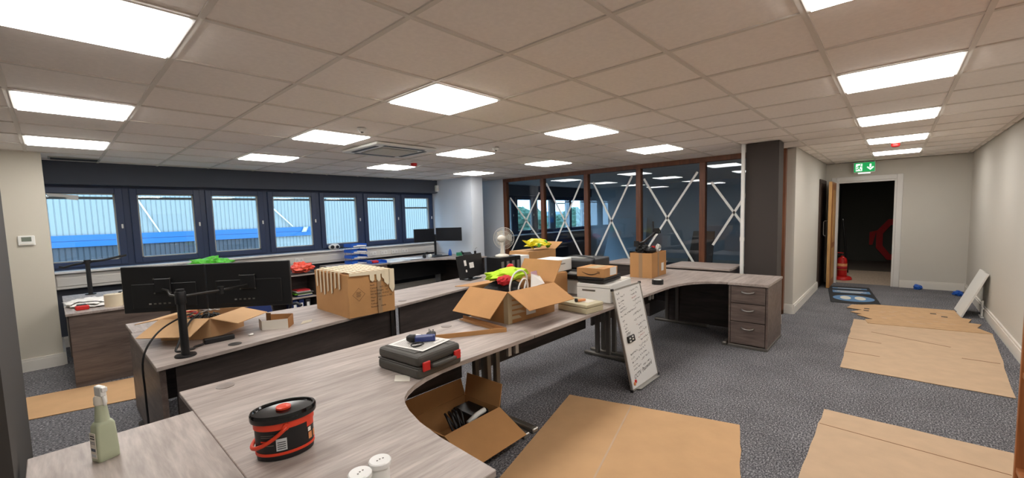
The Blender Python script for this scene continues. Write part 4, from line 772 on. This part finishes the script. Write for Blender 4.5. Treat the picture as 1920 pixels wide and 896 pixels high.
ms = thing('desktop_monitor', 'black monitor seen from behind with white stickers on its back', 'monitor', (2.585, 2.52, DZ), R(14))
B().slab([(-.27, 0, .03), (.27, 0, .03), (.27, .05, .32), (-.27, .05, .32)], .03).build('monitor_housing', 'black', ms); B().box(-.12, .12, -.06, .10, 0, .012).build('monitor_foot', 'black', ms); B().box(-.03, .03, .02, .05, .01, .12).build('monitor_stand', 'black', ms)
for (x0, x1, z0, z1) in ((-.16, -.11, .19, .26), (-.15, -.12, .11, .14), (-.05, .05, .15, .22)): B().slab([(x0, .05*(z0-.03)/.29-.0165, z0), (x1, .05*(z0-.03)/.29-.0165, z0), (x1, .05*(z1-.03)/.29-.0165, z1), (x0, .05*(z1-.03)/.29-.0165, z1)], .001).build('sticker', 'paper', ms)
ps = tag(B((3.4, 2.5, DZ)).box(3.37, 3.55, 2.36, 2.62, DZ, DZ+.24).build('paper_ream', 'paper', bevel=.002), 'stack of white paper beside the box files', 'paper')
# whiteboard
wbd = thing('whiteboard', 'small white board full of handwriting leaning on the desk edge', 'whiteboard', (2.44, .16, 0))
O = Vector((2.175, .10, 0)); X = Vector((1, 0, 0)); Y = Vector((0, .185, .875)).normalized(); WW, HH = .53, .89; N = X.cross(Y)   # N faces -y side
MW = Matrix.Translation(O-Vector((2.44, .16, 0))) @ Matrix((X, Y, N)).transposed().to_4x4()
def wpart(b, name, m, par=wbd, **k): o = b.build(name, m, par, **k); o.data.transform(MW); return o
brd = wpart(B().box(.008, WW-.008, .012, HH-.008, 0, .010), 'board_face', 'white_gloss')
b = B(); b.box(0, .014, .01, HH, -.004, .014); b.box(WW-.014, WW, .01, HH, -.004, .014); b.box(.014, WW-.014, HH-.014, HH, -.004, .014); b.box(.014, WW-.014, .004, .018, -.004, .014); wpart(b, 'board_frame', 'silver')
for x in (0, WW): 
    for y in (.012, HH): wpart(B().box(x-.009, x+.009, y-.014, y+.006, -.006, .017), 'corner_cap', 'black')
wpart(B().box(.08, WW-.06, .0, .006, .012, .05), 'pen_tray', 'silver'); wpart(B().box(.075, .20, .40, .46, .011, .03), 'magnetic_eraser', 'black', bevel=.008, bseg=2)
for x, y in ((.10, .415), (.10, .44), (.15, .425), (.15, .448)): wpart(B().box(x-.012, x+.012, y-.006, y+.006, .03, .034), 'pen_end', 'white')
for x, y in ((.19, .44), (.185, .415)): wpart(B().lathe([(.0005, .012), (.012, .012), (.012, .022), (.0005, .022)], (x, y, 0), 14, cap=False), 'magnet', 'red')
for x, y, m_ in ((.06, .055, 'pale_orange'), (.085, .07, 'red')): wpart(B().lathe([(.0005, .0105), (.015, .0105), (.015, .017), (.0005, .018)], (x, y, 0), 16, cap=False), 'magnet', m_)
rs = random.Random(11)
def scrawl(x, y, w, h, m='ink'):
    b = B(); px = x; 
    while px < x+w:
        n_ = rs.randint(2, 5); pts = [(px+h*.32*k+rs.uniform(-.1, .1)*h, y+(px-x)*.12+rs.uniform(0, 1)*h, .0112) for k in range(n_)]
        b.tube(pts, .0011, 3); px = pts[-1][0]+h*.30+(h*.5 if rs.random() < .15 else 0)
    wpart(b, 'handwriting', m)
for (x, y, w, h, m_) in ((.05, .83, .05, .022, 'ink'), (.05, .79, .14, .018, 'ink'), (.06, .755, .10, .014, 'ink'), (.06, .73, .08, .013, 'ink'), (.06, .70, .10, .013, 'ink'), (.06, .675, .13, .013, 'ink'), (.05, .63, .30, .016, 'ink'), (.06, .585, .04, .016, 'ink'), (.07, .55, .05, .014, 'ink'), (.08, .52, .04, .013, 'ink'), (.08, .495, .05, .013, 'ink'), (.09, .475, .08, .012, 'ink'), (.09, .465, .07, .01, 'ink'),
    (.30, .82, .14, .02, 'ink'), (.30, .785, .12, .018, 'ink'), (.31, .76, .09, .012, 'ink_red'), (.32, .725, .16, .02, 'ink'), (.32, .69, .15, .016, 'ink'), (.28, .61, .17, .02, 'ink'), (.27, .555, .18, .022, 'ink'), (.30, .515, .02, .02, 'ink_red'), (.33, .505, .14, .018, 'ink'), (.34, .475, .07, .014, 'ink'), (.31, .435, .17, .02, 'ink'), (.33, .41, .09, .012, 'ink_red'), (.29, .395, .02, .02, 'ink_red'), (.32, .37, .19, .016, 'ink'), (.27, .32, .2, .02, 'ink'),
    (.09, .29, .14, .016, 'ink'), (.24, .285, .14, .02, 'ink'), (.09, .255, .06, .014, 'ink'), (.26, .245, .12, .018, 'ink'), (.09, .22, .15, .016, 'ink'), (.26, .205, .18, .018, 'ink'), (.10, .185, .07, .012, 'ink'), (.10, .155, .14, .014, 'ink'), (.28, .15, .14, .018, 'ink')): scrawl(x, y, w, h, m_)
tt = text('CCTV  Password', .052, 'ink', wbd, MW @ Matrix.Translation((.08, .085, .0106)) @ Matrix.Rotation(R(7), 4, 'Z'), 'handwriting', shear=.25)
# ================================================================== MONITOR DESK THINGS
def monitor(name, label, cx, cy, rz, zb, w=.54, h=.32, group=None, back=True):
    r = thing(name, label, 'monitor', (cx, cy, zb), rz, group)
    B().box(-w/2, w/2, -.012, .012, 0, h).build('monitor_housing', 'black', r, bevel=.004)
    if back:                                       # -y side is the back
        B().box(-w/2+.06, w/2-.06, -.019, -.012, .03, h*.62).build('back_bulge', 'black', r, bevel=.006); B().box(-.05, .05, -.036, -.019, h*.42, h*.42+.1).build('mount_plate', 'black', r, bevel=.004)
        for k in range(5): B().box(-.10+k*.03, -.085+k*.03, -.0205, -.0185, .055, .065).build('port', 'grey_metal' if k else 'silver', r)
        for x in (-.05, .05):
            for z in (h*.42, h*.42+.1): B().cyl((x, -.038, z), (x, -.034, z), .005, None, 8).build('mount_screw', 'grey_metal', r)
    B().box(-w/2+.008, w/2-.008, .012, .0135, .012, h-.008).build('screen', 'screen', r)
    return r
a0, a1, a2 = Vector((-.775, 2.42)), Vector((-.355, 2.10)), Vector((.085, 1.74))
for p0, p1, zt, lab in ((a0, a1, 1.262, 'black monitor seen from behind, on the pole arm nearer the cream wall'), (a1, a2, 1.262, 'black monitor seen from behind, on the long pole arm nearer the taped box')):
    c_ = (p0+p1)/2; d_ = p1-p0; monitor('monitor', lab, c_.x, c_.y, math.atan2(d_.y, d_.x), zt-.325, d_.length-.006, .325, 'twin monitors on the pole')
mp = thing('monitor_pole', 'black desk pole carrying the twin monitor arms', 'monitor stand', (-.575, 1.70, DZ))
B().lathe([(.055, 0), (.057, .004), (.055, .012), (.0005, .013)], seg=28, cap=False).build('pole_base', 'black', mp, 40); B().tube([(0, 0, .01), (0, 0, .42)], .022, 14).build('pole', 'black', mp, 50); B().lathe([(.027, .33), (.029, .335), (.029, .40), (.027, .405)], seg=18).build('pole_collar', 'black', mp, 40)
B().tube([(0, 0, .37), (.1, .06, .37), (.24, .13, .365), (.415, .19, .37)], .008, 8).build('monitor_arm', 'dark_metal', mp, True); B().tube([(0, 0, .37), (-.02, .2, .365), (.0, .42, .37), (-.012, .528, .37)], .008, 8).build('monitor_arm', 'dark_metal', mp, True); B().cyl((.24, .13, .34), (.24, .13, .39), .018, None, 12).build('arm_joint', 'black', mp)
# small torn carton
tcn = thing('torn_carton', 'small torn open white and brown carton on the monitor desk', 'box', (.06, 1.98, DZ), R(-35))
for P, m_ in (([(-.10, -.06, 0), (.08, -.06, 0), (.08, -.06, .075), (-.10, -.06, .07)], 'offwhite'), ([(.08, -.06, 0), (.08, .08, 0), (.08, .08, .085), (.08, -.06, .075)], 'cardboard_in'), ([(.08, .08, 0), (-.08, .08, 0), (-.08, .08, .09), (.08, .08, .085)], 'cardboard_in'), ([(-.10, -.06, 0), (-.15, .03, 0), (-.15, .03, .075), (-.10, -.06, .07)], 'offwhite'), ([(-.08, .08, 0), (-.12, .1, 0), (-.12, .1, .1), (-.08, .08, .1)], 'cardboard_dark')): B().slab(P, .003).build('carton_side', m_, tcn)
B().prism([(-.10, -.06), (.08, -.06), (.08, .08), (-.08, .08), (-.14, .03)], 0, .002).build('carton_base', 'offwhite', tcn)
tag(B((-.12, 1.9, DZ)).blob((-.16, 1.90, DZ+.006), (.018, .012, .008), .5, 3, 4, 2, -.006).build('paper_scrap', 'paper'), 'tiny crumpled white scrap on the monitor desk', 'paper')
tag(B((.28, 2.0, DZ)).slab([(.20, 1.93, DZ+.001), (.29, 1.95, DZ+.001), (.33, 2.03, DZ+.001), (.25, 2.02, DZ+.001)], .0012).build('clear_film', 'tape_clear'), 'piece of clear film lying beside the torn carton', 'film')
# chair behind
ch = thing('office_chair', 'dark blue office chair behind the monitor desk', 'chair', (.36, 3.25, 0), R(15))
B().box(-.23, .23, -.23, .23, .44, .52).build('seat', 'blue_cloth', ch, bevel=.03, bseg=3); B().slab([(-.21, .22, .50), (.21, .22, .50), (.20, .28, .72), (-.20, .28, .72)], .06).build('backrest', 'blue_cloth', ch, bevel=.015)
B().cyl((0, 0, .10), (0, 0, .44), .028, None, 12).build('gas_column', 'black', ch)
for k in range(5):
    t = R(72*k); B().tube([(0, 0, .12), (.14*math.cos(t), .14*math.sin(t), .10), (.27*math.cos(t), .27*math.sin(t), .07)], [.025, .02, .016], 8).build('base_arm', 'black', ch, True); B().cyl((.27*math.cos(t)-.01, .27*math.sin(t), .03), (.27*math.cos(t)+.01, .27*math.sin(t), .03), .03, None, 12).build('castor', 'black', ch)
for s_ in (-1, 1): B().tube([(s_*.24, .1, .46), (s_*.29, .08, .5), (s_*.29, .02, .64), (s_*.28, -.1, .665), (s_*.27, -.18, .65)], .017, 8).build('armrest', 'graphite', ch, True)
lb = carton('long_carton', 'flattened long brown carton on the floor cupboard behind the monitors', 'box', (.75, 5.45, DZ-.002), R(0), .50, .3, .17, []) if False else None
# ---- things on window desk E
mpE = thing('bare_monitor_pole', 'empty black monitor pole with folded arms on the window desk', 'monitor stand', (-.81, 5.70, DZ))
B().lathe([(.05, 0), (.05, .01), (.0005, .012)], seg=24, cap=False).build('pole_base', 'black', mpE, 40); B().cyl((0, 0, .01), (0, 0, .42), .022, None, 14).build('pole', 'black', mpE); B().tube([(0, 0, .40), (-.12, .02, .375), (-.2, .05, .35), (-.24, .05, .36)], .014, 8).build('monitor_arm', 'black', mpE, True); B().tube([(0, 0, .40), (.14, .03, .405), (.26, .05, .43), (.36, .05, .45)], .014, 8).build('monitor_arm', 'black', mpE, True); B().cyl((0, 0, .38), (0, 0, .425), .032, None, 14).build('arm_collar', 'black', mpE)
pp = tag(B((-.85, 4.75, DZ)).blob((-.85, 4.78, DZ+.02), (.19, .26, .035), .5, 2.6, 31, 4, -.02).build('plastic_bag', 'paper', None, 30), 'crumpled white plastic bag spread on the window desk', 'bag')
cable('black_lead', 'thin black lead lying across the white plastic bag', [(x, y, top(pp, x, y, DZ)+.0045) for x, y in ((-1.0+.03*k, 4.62+.05*math.sin(k*.7)) for k in range(11))], .004, 'black', zmin=DZ+.004)
rt = thing('tape_measure', 'red and black tape tool on the corner of the window desk', 'tape measure', (-.93, 4.41, DZ), R(8)); B().box(-.05, .05, -.03, .03, 0, .045).build('case', 'red', rt, bevel=.012, bseg=2); B().box(-.03, .04, .0, .06, .03, .055).build('grip', 'black', rt, bevel=.006)
for x, y, l in ((-.70, 4.40, 'cream paper roll standing at the edge of the window desk'), (-.56, 4.48, 'second cream paper roll, standing further back on the window desk')):
    pr = thing('paper_roll', l, 'paper roll', (x, y, DZ), 0, 'paper rolls on the window desk'); B().lathe([(.02, 0), (.07, 0), (.07, .125), (.02, .125), (.02, 0)], seg=32, cap=False).build('roll', 'tape_cream', pr, 40)
tag(B((-.6, 5.4, DZ)).lathe([(.0005, 0), (.08, .0), (.08, .012), (.0005, .014)], (-.48, 5.55, DZ), 20, 1.2, .6, cap=False).build('dark_disc', 'black_rough'), 'small flat black desk stand at the back of the window desk', 'stand')
# green bag and flat carton on window side
gb = carton('packing_carton', 'plain brown carton on the window desk behind the monitors', 'box', (.38, 5.55, DZ), R(2), .55, .4, .20, []); B().box(-.27, .27, -.195, .195, .2001, .206).build('box_lid', 'cardboard_box', gb)
tag(B((.35, 5.55, DZ+.206)).blob((.38, 5.52, DZ+.245), (.23, .14, .11), .5, 2.8, 41, 4, -.039).build('green_bag', 'green_bag', None, 35), 'crumpled green and white bag on the brown window carton', 'bag')
ct2 = carton('flat_carton', 'low brown carton with white paper beside the green bag', 'box', (1.0, 5.92, DZ), 0, .5, .3, .2, []) if False else None
tag(B((1.6, 5.45, .72)).blob((1.58, 5.45, .81), (.16, .12, .085), .4, 2.4, 51, 4, -.075).build('orange_bag', 'orange_bag', None, 40), 'crumpled bright orange plastic bag on top of the low bookcase', 'bag')
tag(B((1.55, 5.4, .72)).box(1.36, 1.73, 5.31, 5.60, .7203, .7353).build('black_folder', 'black', bevel=.003), 'thin black folder under the orange bag', 'folder')
# ---- letter trays
for k in range(4):
    z = DZ+.105*k; t = thing('letter_tray', 'blue plastic letter tray, %s of the stack by the window' % ('lowest', 'second up', 'third up', 'topmost')[k], 'tray', (2.76, 5.95, z), R(4), 'blue letter trays')
    b = B(); b.box(-.16, .16, -.13, .13, 0, .004); b.box(-.16, -.156, -.13, .13, .004, .055); b.box(.156, .16, -.13, .13, .004, .055); b.box(-.156, .156, .126, .13, .004, .055); b.box(-.156, -.05, -.13, -.126, .004, .055); b.build('tray_shell', 'blue_plastic', t)
    if k: 
        for x in (-.15, .15): B().cyl((x, -.1, -.052), (x, -.1, .0), .003, None, 6).build('tray_riser', 'grey_metal', t); B().cyl((x, .1, -.052), (x, .1, .0), .003, None, 6).build('tray_riser', 'grey_metal', t)
    B().box(-.12, .14, -.14, .11, .004, .012+.004*k).build('tray_papers', 'paper', t)
t = thing('shallow_tray', 'single blue tray with a red item next to the letter tray stack', 'tray', (3.02, 5.62, DZ), R(-8)); b = B(); b.box(-.17, .12, -.13, .13, 0, .004); b.box(-.17, -.166, -.13, .13, .004, .05); b.box(.116, .12, -.13, .13, .004, .05); b.box(-.166, .116, .126, .13, .004, .05); b.build('tray_shell', 'blue_plastic', t); B().box(-.12, .0, -.05, .08, .004, .05).build('red_item', 'red_cloth', t, bevel=.01)
hs = thing('white_goggles', 'white goggles with dark lenses lying on the window board by the trays', 'goggles', (2.52, 6.31, .9955)); B().blob((0, 0, .055), (.11, .045, .055), .2, 2, 61, 3, -.055).build('goggle_shell', 'white', hs, True); B().cyl((-.05, -.058, .055), (-.05, -.03, .055), .032, None, 14).build('lens', 'black', hs); B().cyl((.045, -.055, .05), (.045, -.03, .05), .03, None, 14).build('lens', 'black', hs); B().tube([(.1, 0, .06), (.15, .02, .04), (.17, .0, .015)], .012, 8).build('strap', 'black', hs, True)
rp_ = random.Random(4)
for i in range(9):
    x, y = 3.28+i*.065+rp_.uniform(-.02, .02), 5.72+rp_.uniform(-.2, .22); a = rp_.uniform(-.4, .4); c_, s_ = math.cos(a), math.sin(a)
    P = [(x+c_*u_-s_*v_, y+s_*u_+c_*v_, DZ+.0015+.0016*i) for u_, v_ in ((-.105, -.148), (.105, -.148), (.105, .148), (-.105, .148))]
    tag(B((x, y, DZ)).slab(P, .0012).build('loose_sheet', 'paper' if i % 3 else 'barcode'), 'loose printed sheet in the scatter on the corner window desk', 'paper', 'loose papers on the corner window desk')
tag(B((3.02, 5.75, DZ)).box(2.95, 3.1, 5.80, 6.0, DZ, DZ+.03).build('card_pack', 'tape_cream', bevel=.003), 'cream pack of cards beside the blue tray', 'cards')
# monitors on G
for (x0, y0), (x1, y1), zb, lab in (((3.90, 5.70), (4.38, 5.66), 1.045, 'black monitor facing the room at the column desk, nearer the windows'), ((4.40, 5.62), (4.66, 5.10), 1.055, 'black monitor at the column desk turned towards the middle row')):
    d_ = Vector((x1-x0, y1-y0)); r_ = monitor('monitor', lab, (x0+x1)/2, (y0+y1)/2, math.atan2(d_.y, d_.x)+math.pi, zb, d_.length, .275, 'monitors on the column desk')
mg = thing('twin_monitor_stand', 'black pole stand holding the two monitors at the column desk', 'monitor stand', (4.52, 5.82, DZ)); B().box(-.1, .1, -.1, .1, 0, .012).build('stand_base', 'black', mg, bevel=.004); B().cyl((0, 0, .01), (0, 0, .46), .024, None, 12).build('pole', 'black', mg); B().tube([(0, 0, .43), (-.2, -.02, .43), (-.38, -.10, .44)], .013, 8).build('monitor_arm', 'black', mg, True); B().tube([(0, 0, .43), (.08, -.15, .43), (.044, -.442, .44)], .013, 8).build('monitor_arm', 'black', mg, True)
tag(B((4.35, 5.6, DZ)).box(4.19, 4.58, 5.42, 5.56, DZ, DZ+.02).build('keyboard', 'black', bevel=.004), 'black keyboard under the column desk monitors', 'keyboard')
hp = thing('headphones', 'black and white headset lying beside the keyboard', 'headset', (4.06, 5.50, DZ)); B().tube(arc((0, 0, .045), .07, 0, 180, 12, 'xz'), .01, 8).build('headband', 'black', hp, True); [B().cyl((s_*.07-.02, 0, .04), (s_*.07+.02, 0, .04), .038, None, 16).build('ear_cup', 'white' if s_ > 0 else 'black', hp) for s_ in (-1, 1)]
tag(B((4.62, 5.45, DZ)).tube([(4.62, 5.45, DZ+.001), (4.62, 5.45, DZ+.05), (4.62, 5.45, DZ+.10), (4.62, 5.45, DZ+.14)], [.04, .038, .03, .012], 14).build('blue_bottle', 'blue_plastic', None, True), 'small blue bottle beside the keyboard', 'bottle')
tag(B((4.70, 5.25, DZ)).box(4.66, 4.76, 5.22, 5.30, DZ, DZ+.07).build('green_carton', 'green_box', bevel=.003), 'small green and white carton near the column', 'box')
ph = thing('desk_phone', 'black desk phone beside the white column', 'phone', (4.72, 5.02, DZ), R(-30)); B().slab([(-.09, -.09, .02), (.09, -.09, .02), (.09, .09, .06), (-.09, .09, .06)], .035).build('phone_body', 'black', ph); B().tube([(-.1, -.07, .07), (-.1, 0, .085), (-.1, .08, .09)], [.02, .014, .02], 8).build('handset', 'black', ph, True)
an = thing('radio_handset', 'black handheld radio with a bent aerial standing near the column', 'radio', (4.80, 4.86, DZ)); B().box(-.022, .022, -.015, .015, 0, .11).build('radio_body', 'black', an, bevel=.005); B().tube([(0, 0, .11), (0, 0, .15), (.02, -.02, .175), (.03, -.03, .17)], .003, 6).build('aerial', 'black', an, True)
# ================================================================== WALL AND CEILING THINGS
th = thing('thermostat', 'white wall thermostat with a grey display on the cream wall', 'thermostat', (-1.265, 5.40, 1.425)); B().box(-.062, .062, -.022, 0, -.055, .05).build('thermostat_case', 'white', th, bevel=.005); B().box(-.036, .036, -.0235, -.021, -.012, .035).build('display', 'lcd', th); B().box(-.05, .05, -.024, -.021, -.047, -.036).build('thermostat_flap', 'offwhite', th)
pir = thing('motion_sensor', 'small white motion sensor high in the corner by the bulkhead', 'sensor', (4.88, 6.14, 2.19)); B().box(-.035, .035, -.03, .04, -.06, .08).build('sensor_case', 'white', pir, bevel=.01, bseg=2); B().box(-.025, .025, -.034, -.028, -.04, .02).build('sensor_lens', 'offwhite', pir)
es = thing('exit_sign', 'green running-man exit sign above the doorway', 'sign', (9.42, -1.055, 2.165)); B().box(-.03, .03, -.16, .16, 0, .195).build('sign_housing', 'white', es, bevel=.006); fc = B().box(-.034, -.03, -.15, .15, .012, .185).build('sign_face', 'exit_green', es); B().box(-.02, .02, -.09, .09, -.02, .0).build('fill_light_lens', 'exit_white', es); B().cyl((0, 0, .195), (0, 0, CE-2.165), .006, None, 8).build('drop_rod', 'white', es)
def sg(pts, m='exit_white', name='pictogram', x=-.0352): return B().slab([(x, -a, z) for a, z in pts], .002).build(name, m, es)
sg([(-.125, .03), (-.03, .03), (-.03, .165), (-.125, .165)], 'exit_white', 'door_symbol'); x_ = -.0375
for P in ([(-.075, .10), (-.055, .125), (-.075, .14), (-.095, .12)], [(-.09, .075), (-.07, .07), (-.058, .125), (-.082, .125)], [(-.09, .08), (-.075, .085), (-.095, .055), (-.125, .05), (-.125, .062)], [(-.085, .085), (-.068, .08), (-.052, .065), (-.04, .04), (-.052, .037), (-.065, .058)], [(-.09, .13), (-.115, .105), (-.12, .085), (-.11, .083), (-.098, .105), (-.083, .118)], [(-.06, .12), (-.045, .10), (-.03, .10), (-.03, .112), (-.042, .113), (-.055, .13)]): sg(P, 'exit_green', 'running_man', x_)
b = B(); b.cyl((x_-.001, .055, .147), (x_+.001, .055, .147), .0115, None, 14); b.build('running_man', 'exit_green', es)
sg([(.075, .155), (.10, .155), (.10, .095), (.125, .12), (.14, .105), (.0875, .045), (.035, .105), (.05, .12), (.075, .095)], 'exit_white', 'down_arrow') if False else None
sg([(.075, .09), (.1, .09), (.1, .155), (.075, .155)], 'exit_white', 'down_arrow'); sg([(.0875, .04), (.14, .092), (.125, .108), (.0875, .07)], 'exit_white', 'down_arrow'); sg([(.0875, .04), (.0875, .07), (.05, .108), (.035, .092)], 'exit_white', 'down_arrow')
for (x, y, l) in ((2.642, 3.79, 'red fire alarm detector on the ceiling above the window desks'), (6.68, -1.49, 'red fire alarm detector on the passage ceiling')):
    sd = thing('smoke_detector', l, 'detector', (x, y, CE)); B().lathe([(.055, -.001), (.055, -.018), (.045, -.02)], seg=24).build('detector_base', 'white', sd, 40); B().lathe([(.044, -.02), (.048, -.03), (.044, -.055), (.03, -.065), (.0005, -.067)], seg=24, cap=False).build('sounder', 'red', sd, 40)
for (x, y, l) in ((.92, 2.12, 'small white ceiling sensor near the air conditioning cassette'), (2.69, 2.13, 'small white ceiling sensor between the lit panels')):
    sd = thing('ceiling_sensor', l, 'sensor', (x, y, CE)); B().lathe([(.04, -.001), (.04, -.012), (.03, -.03), (.0005, -.034)], seg=20, cap=False).build('sensor_body', 'white', sd, 40); B().lathe([(.015, -.03), (.012, -.04), (.0005, -.042)], seg=14, cap=False).build('sensor_eye', 'grey_metal', sd, 40)
ac = thing('ceiling_cassette', 'square white air conditioning cassette set in the ceiling', 'air conditioner', (1.74, 2.99, CE)); hw = .40
b = B(); b.prism([(-hw, -hw), (hw, -hw), (hw, hw), (-hw, hw)], -.03, .0); b.build('cassette_panel', 'white', ac, bevel=.012, bseg=2); gr_ = B().box(-.24, .24, -.24, .24, -.042, -.03).build('intake_grille', 'spacer', ac, bevel=.006)
for k in range(11): B().box(-.21, .21, -.205+k*.04, -.190+k*.04, -.044, -.0415).build('grille_slat', 'offwhite', gr_)
for q in ((-.27, .27, -.345, -.30), (-.27, .27, .30, .345)): B().box(q[0], q[1], q[2], q[3], -.034, -.029).build('air_outlet', 'graphite', ac)
for q in ((-.345, -.30, -.27, .27), (.30, .345, -.27, .27)): B().box(q[0], q[1], q[2], q[3], -.034, -.029).build('air_outlet', 'graphite', ac)
vg = thing('ceiling_vent', 'grey slotted ceiling vent beside the cream wall', 'vent', (-.82, 5.85, CE)); B().box(-.22, .22, -.12, .12, -.008, .004).build('vent_frame', 'spacer', vg)
for k in range(4): B().box(-.2, .2, -.10+k*.052, -.066+k*.052, -.012, -.007).build('vent_slot', 'graphite', vg)
# ================================================================== PASSAGE THINGS
mt = thing('door_mat', 'black logo mat with blue panels on the carpet before the doorway', 'mat', (8.25, -.995, 0), math.atan2(-.57, .29)+R(90) if False else R(7)); B().box(-.88, .86, -.31, .31, .001, .008).build('mat_base', 'mat_black', mt, bevel=.002)
B().box(.55, .68, -.26, .24, .0075, .0095).build('blue_panel', 'mat_blue', mt); B().box(.10, .36, -.27, .25, .0075, .0095).build('blue_panel', 'mat_blue', mt)
for z_, w_ in ((.29, .18), (.22, .22), (.15, .14)): B().box(z_-.012, z_+.018, -w_, w_, .0092, .0105).build('panel_lettering', 'mat_white', mt)
B().box(.60, .63, -.18, .16, .0092, .0105).build('panel_lettering', 'mat_white', mt); B().lathe([(.0005, .0078), (.27, .0078), (.27, .0096), (.0005, .0096)], (-.42, 0, 0), 32, 1.1, 1.0, cap=False).build('blue_oval', 'mat_blue', mt)
for y_ in (-.09, .1): B().lathe([(.0005, .0094), (.09, .0094), (.09, .0106), (.0005, .0106)], (-.40, y_, 0), 20, 1.8, .8, cap=False).build('white_footprint', 'mat_white', mt)
fe = thing('fire_extinguisher', 'red fire extinguisher on a round red stand in the doorway', 'fire extinguisher', (10.15, -.72, 0)); B().lathe([(.17, 0), (.17, .03), (.15, .06), (.10, .075), (.09, .07), (.0005, .07)], seg=28, cap=False).build('stand', 'red', fe, 40); B().lathe([(.075, .07), (.085, .08), (.085, .40), (.07, .45), (.03, .475), (.028, .50)], seg=24).build('cylinder', 'red', fe, 50); B().lathe([(.0856, .2), (.0862, .2), (.0862, .34), (.0856, .34)], seg=24, cap=False).build('label', 'pale_orange', fe, True); B().lathe([(.0862, .22), (.0866, .22), (.0866, .28), (.0862, .28)], seg=24, cap=False).build('label_panel', 'dark_red', fe, True)
B().box(-.02, .02, -.02, .02, .50, .54).build('valve', 'dark_metal', fe, bevel=.004); B().slab([(0, -.02, .55), (0, .10, .56), (0, .10, .575), (0, -.02, .565)], .02).build('lever', 'red', fe); B().slab([(0, -.02, .52), (0, .09, .50), (0, .09, .515), (0, -.02, .535)], .02).build('grip', 'black', fe); B().tube([(0, .02, .52), (-.02, .11, .50), (-.03, .14, .35), (-.03, .13, .2)], .012, 8).build('hose', 'black', fe, True)
oc = thing('red_frame_sign', 'dark red octagonal outline mounted on the hall wall', 'sign', (14.27, -1.55, .0)); 
pts = [(.44*math.cos(R(22.5+45*k)), .60+.60*math.sin(R(22.5+45*k))) for k in range(8)]
for k in range(8):
    a, c_ = pts[k], pts[(k+1) % 8]; B().slab([(0, a[0], a[1]), (0, c_[0], c_[1]), (0, c_[0]*.66, .6+(c_[1]-.6)*.72), (0, a[0]*.66, .6+(a[1]-.6)*.72)], .04).build('octagon_side', 'dark_red', oc)
B().slab([(0, .40, .85), (0, .55, .80), (0, .55, .45), (0, .48, .45)], .04).build('side_tab', 'dark_red', oc)
cable('leaning_pole', 'black pole leaning in the hall just inside the doorway', [(11.3, -.62, 1.25), (11.3, -.68, .7), (11.3, -.74, .0)], .018, 'black', 'pole')
for (x, y, l, s) in ((9.45, -1.86, 'crumpled blue shoe cover by the end wall skirting', 1), (9.05, -2.33, 'crumpled blue shoe cover in the corner behind the white boards', 1.0)): tag(B((x, y, 0)).blob((x, y, .035), (.09, .06, .05), .4, 2.5, x, 3, -.035).build('shoe_cover', 'blue_plastic', None, 40), l, 'shoe cover', 'blue shoe covers')
for i, (x0, x1, l) in enumerate(((7.42, 7.72, 'white shelf board leaning on the passage wall, the one nearer the end wall'), (7.12, 7.41, 'white shelf board leaning on the passage wall, the one nearer the cardboard'))):
    r_ = thing('shelf_board', l, 'board', ((x0+x1)/2, -2.3, 0), 0, 'white boards on the passage wall'); oo = ((x0+x1)/2, -2.3, 0)
    B(oo).slab([(x0, -2.22, .0), (x1, -2.20, .0), (x1, -2.43, .60), (x0, -2.44, .60)], .018).build('board', 'white', r_)
br = thing('shelf_bracket', 'white metal shelf bracket lying behind the leaning boards', 'bracket', (7.3, -2.40, 0)); B().box(-.1, .1, -.03, .0, 0, .015).build('bracket_arm', 'white', br); B().box(-.02, .02, -.03, -.01, .0, .22).build('bracket_arm', 'white', br); B().box(-.1, .1, -.03, -.01, .12, .135).build('bracket_arm', 'white', br)
# right-hand bookcase
o = (1.7, -2.15, 0); bc = thing('wooden_bookcase', 'tall orange-brown wooden bookcase against the long wall', 'bookcase', o); xe, yf = 1.765, -1.95
B(o).box(xe-.022, xe, -2.42, yf, 0, 1.9).build('side_panel', 'bookcase_wood', bc, bevel=.002); B(o).box(.98, 1.002, -2.42, yf, 0, 1.9).build('side_panel', 'bookcase_wood', bc, bevel=.002); B(o).box(1.002, xe-.022, -2.42, -2.40, 0, 1.9).build('back_panel', 'bookcase_wood', bc)
for z in (.04, .335, .77, 1.2, 1.55, 1.878): B(o).box(1.002, xe-.022, -2.40, yf-.005, z, z+.022).build('shelf', 'bookcase_wood', bc)
# ---- behind the glass
tag(B((11.3, 4.7, 0)).slab([(10.95, 4.05, .0), (10.95, 5.45, .0), (11.42, 5.35, 1.35), (11.42, 4.15, 1.35)], .02).build('wrapped_sheet', 'plastic_sheet'), 'plastic-wrapped pale sheet leaning in the room behind the glass', 'sheet')
tag(B((7.7, 1.3, 0)).slab([(7.5, 1.10, 0), (7.5, 1.62, .0), (7.75, 1.50, 1.12), (7.75, 1.10, 1.12)], .025).build('leaning_board', 'brown_board'), 'dark brown board leaning in the room behind the glass', 'board')
gk = thing('grey_chair', 'dark grey folded seat on the floor behind the glass', 'seat', (9.0, 3.3, 0), R(20)); B().slab([(-.35, -.25, .2), (.3, -.25, .1), (.3, .25, .1), (-.35, .25, .2)], .1).build('seat', 'graphite', gk); B().slab([(.25, -.25, .12), (.25, .25, .12), (.38, .25, .5), (.38, -.25, .5)], .08).build('backrest', 'graphite', gk); B().box(-.25, .25, -.2, .2, 0, .1).build('base', 'black', gk)
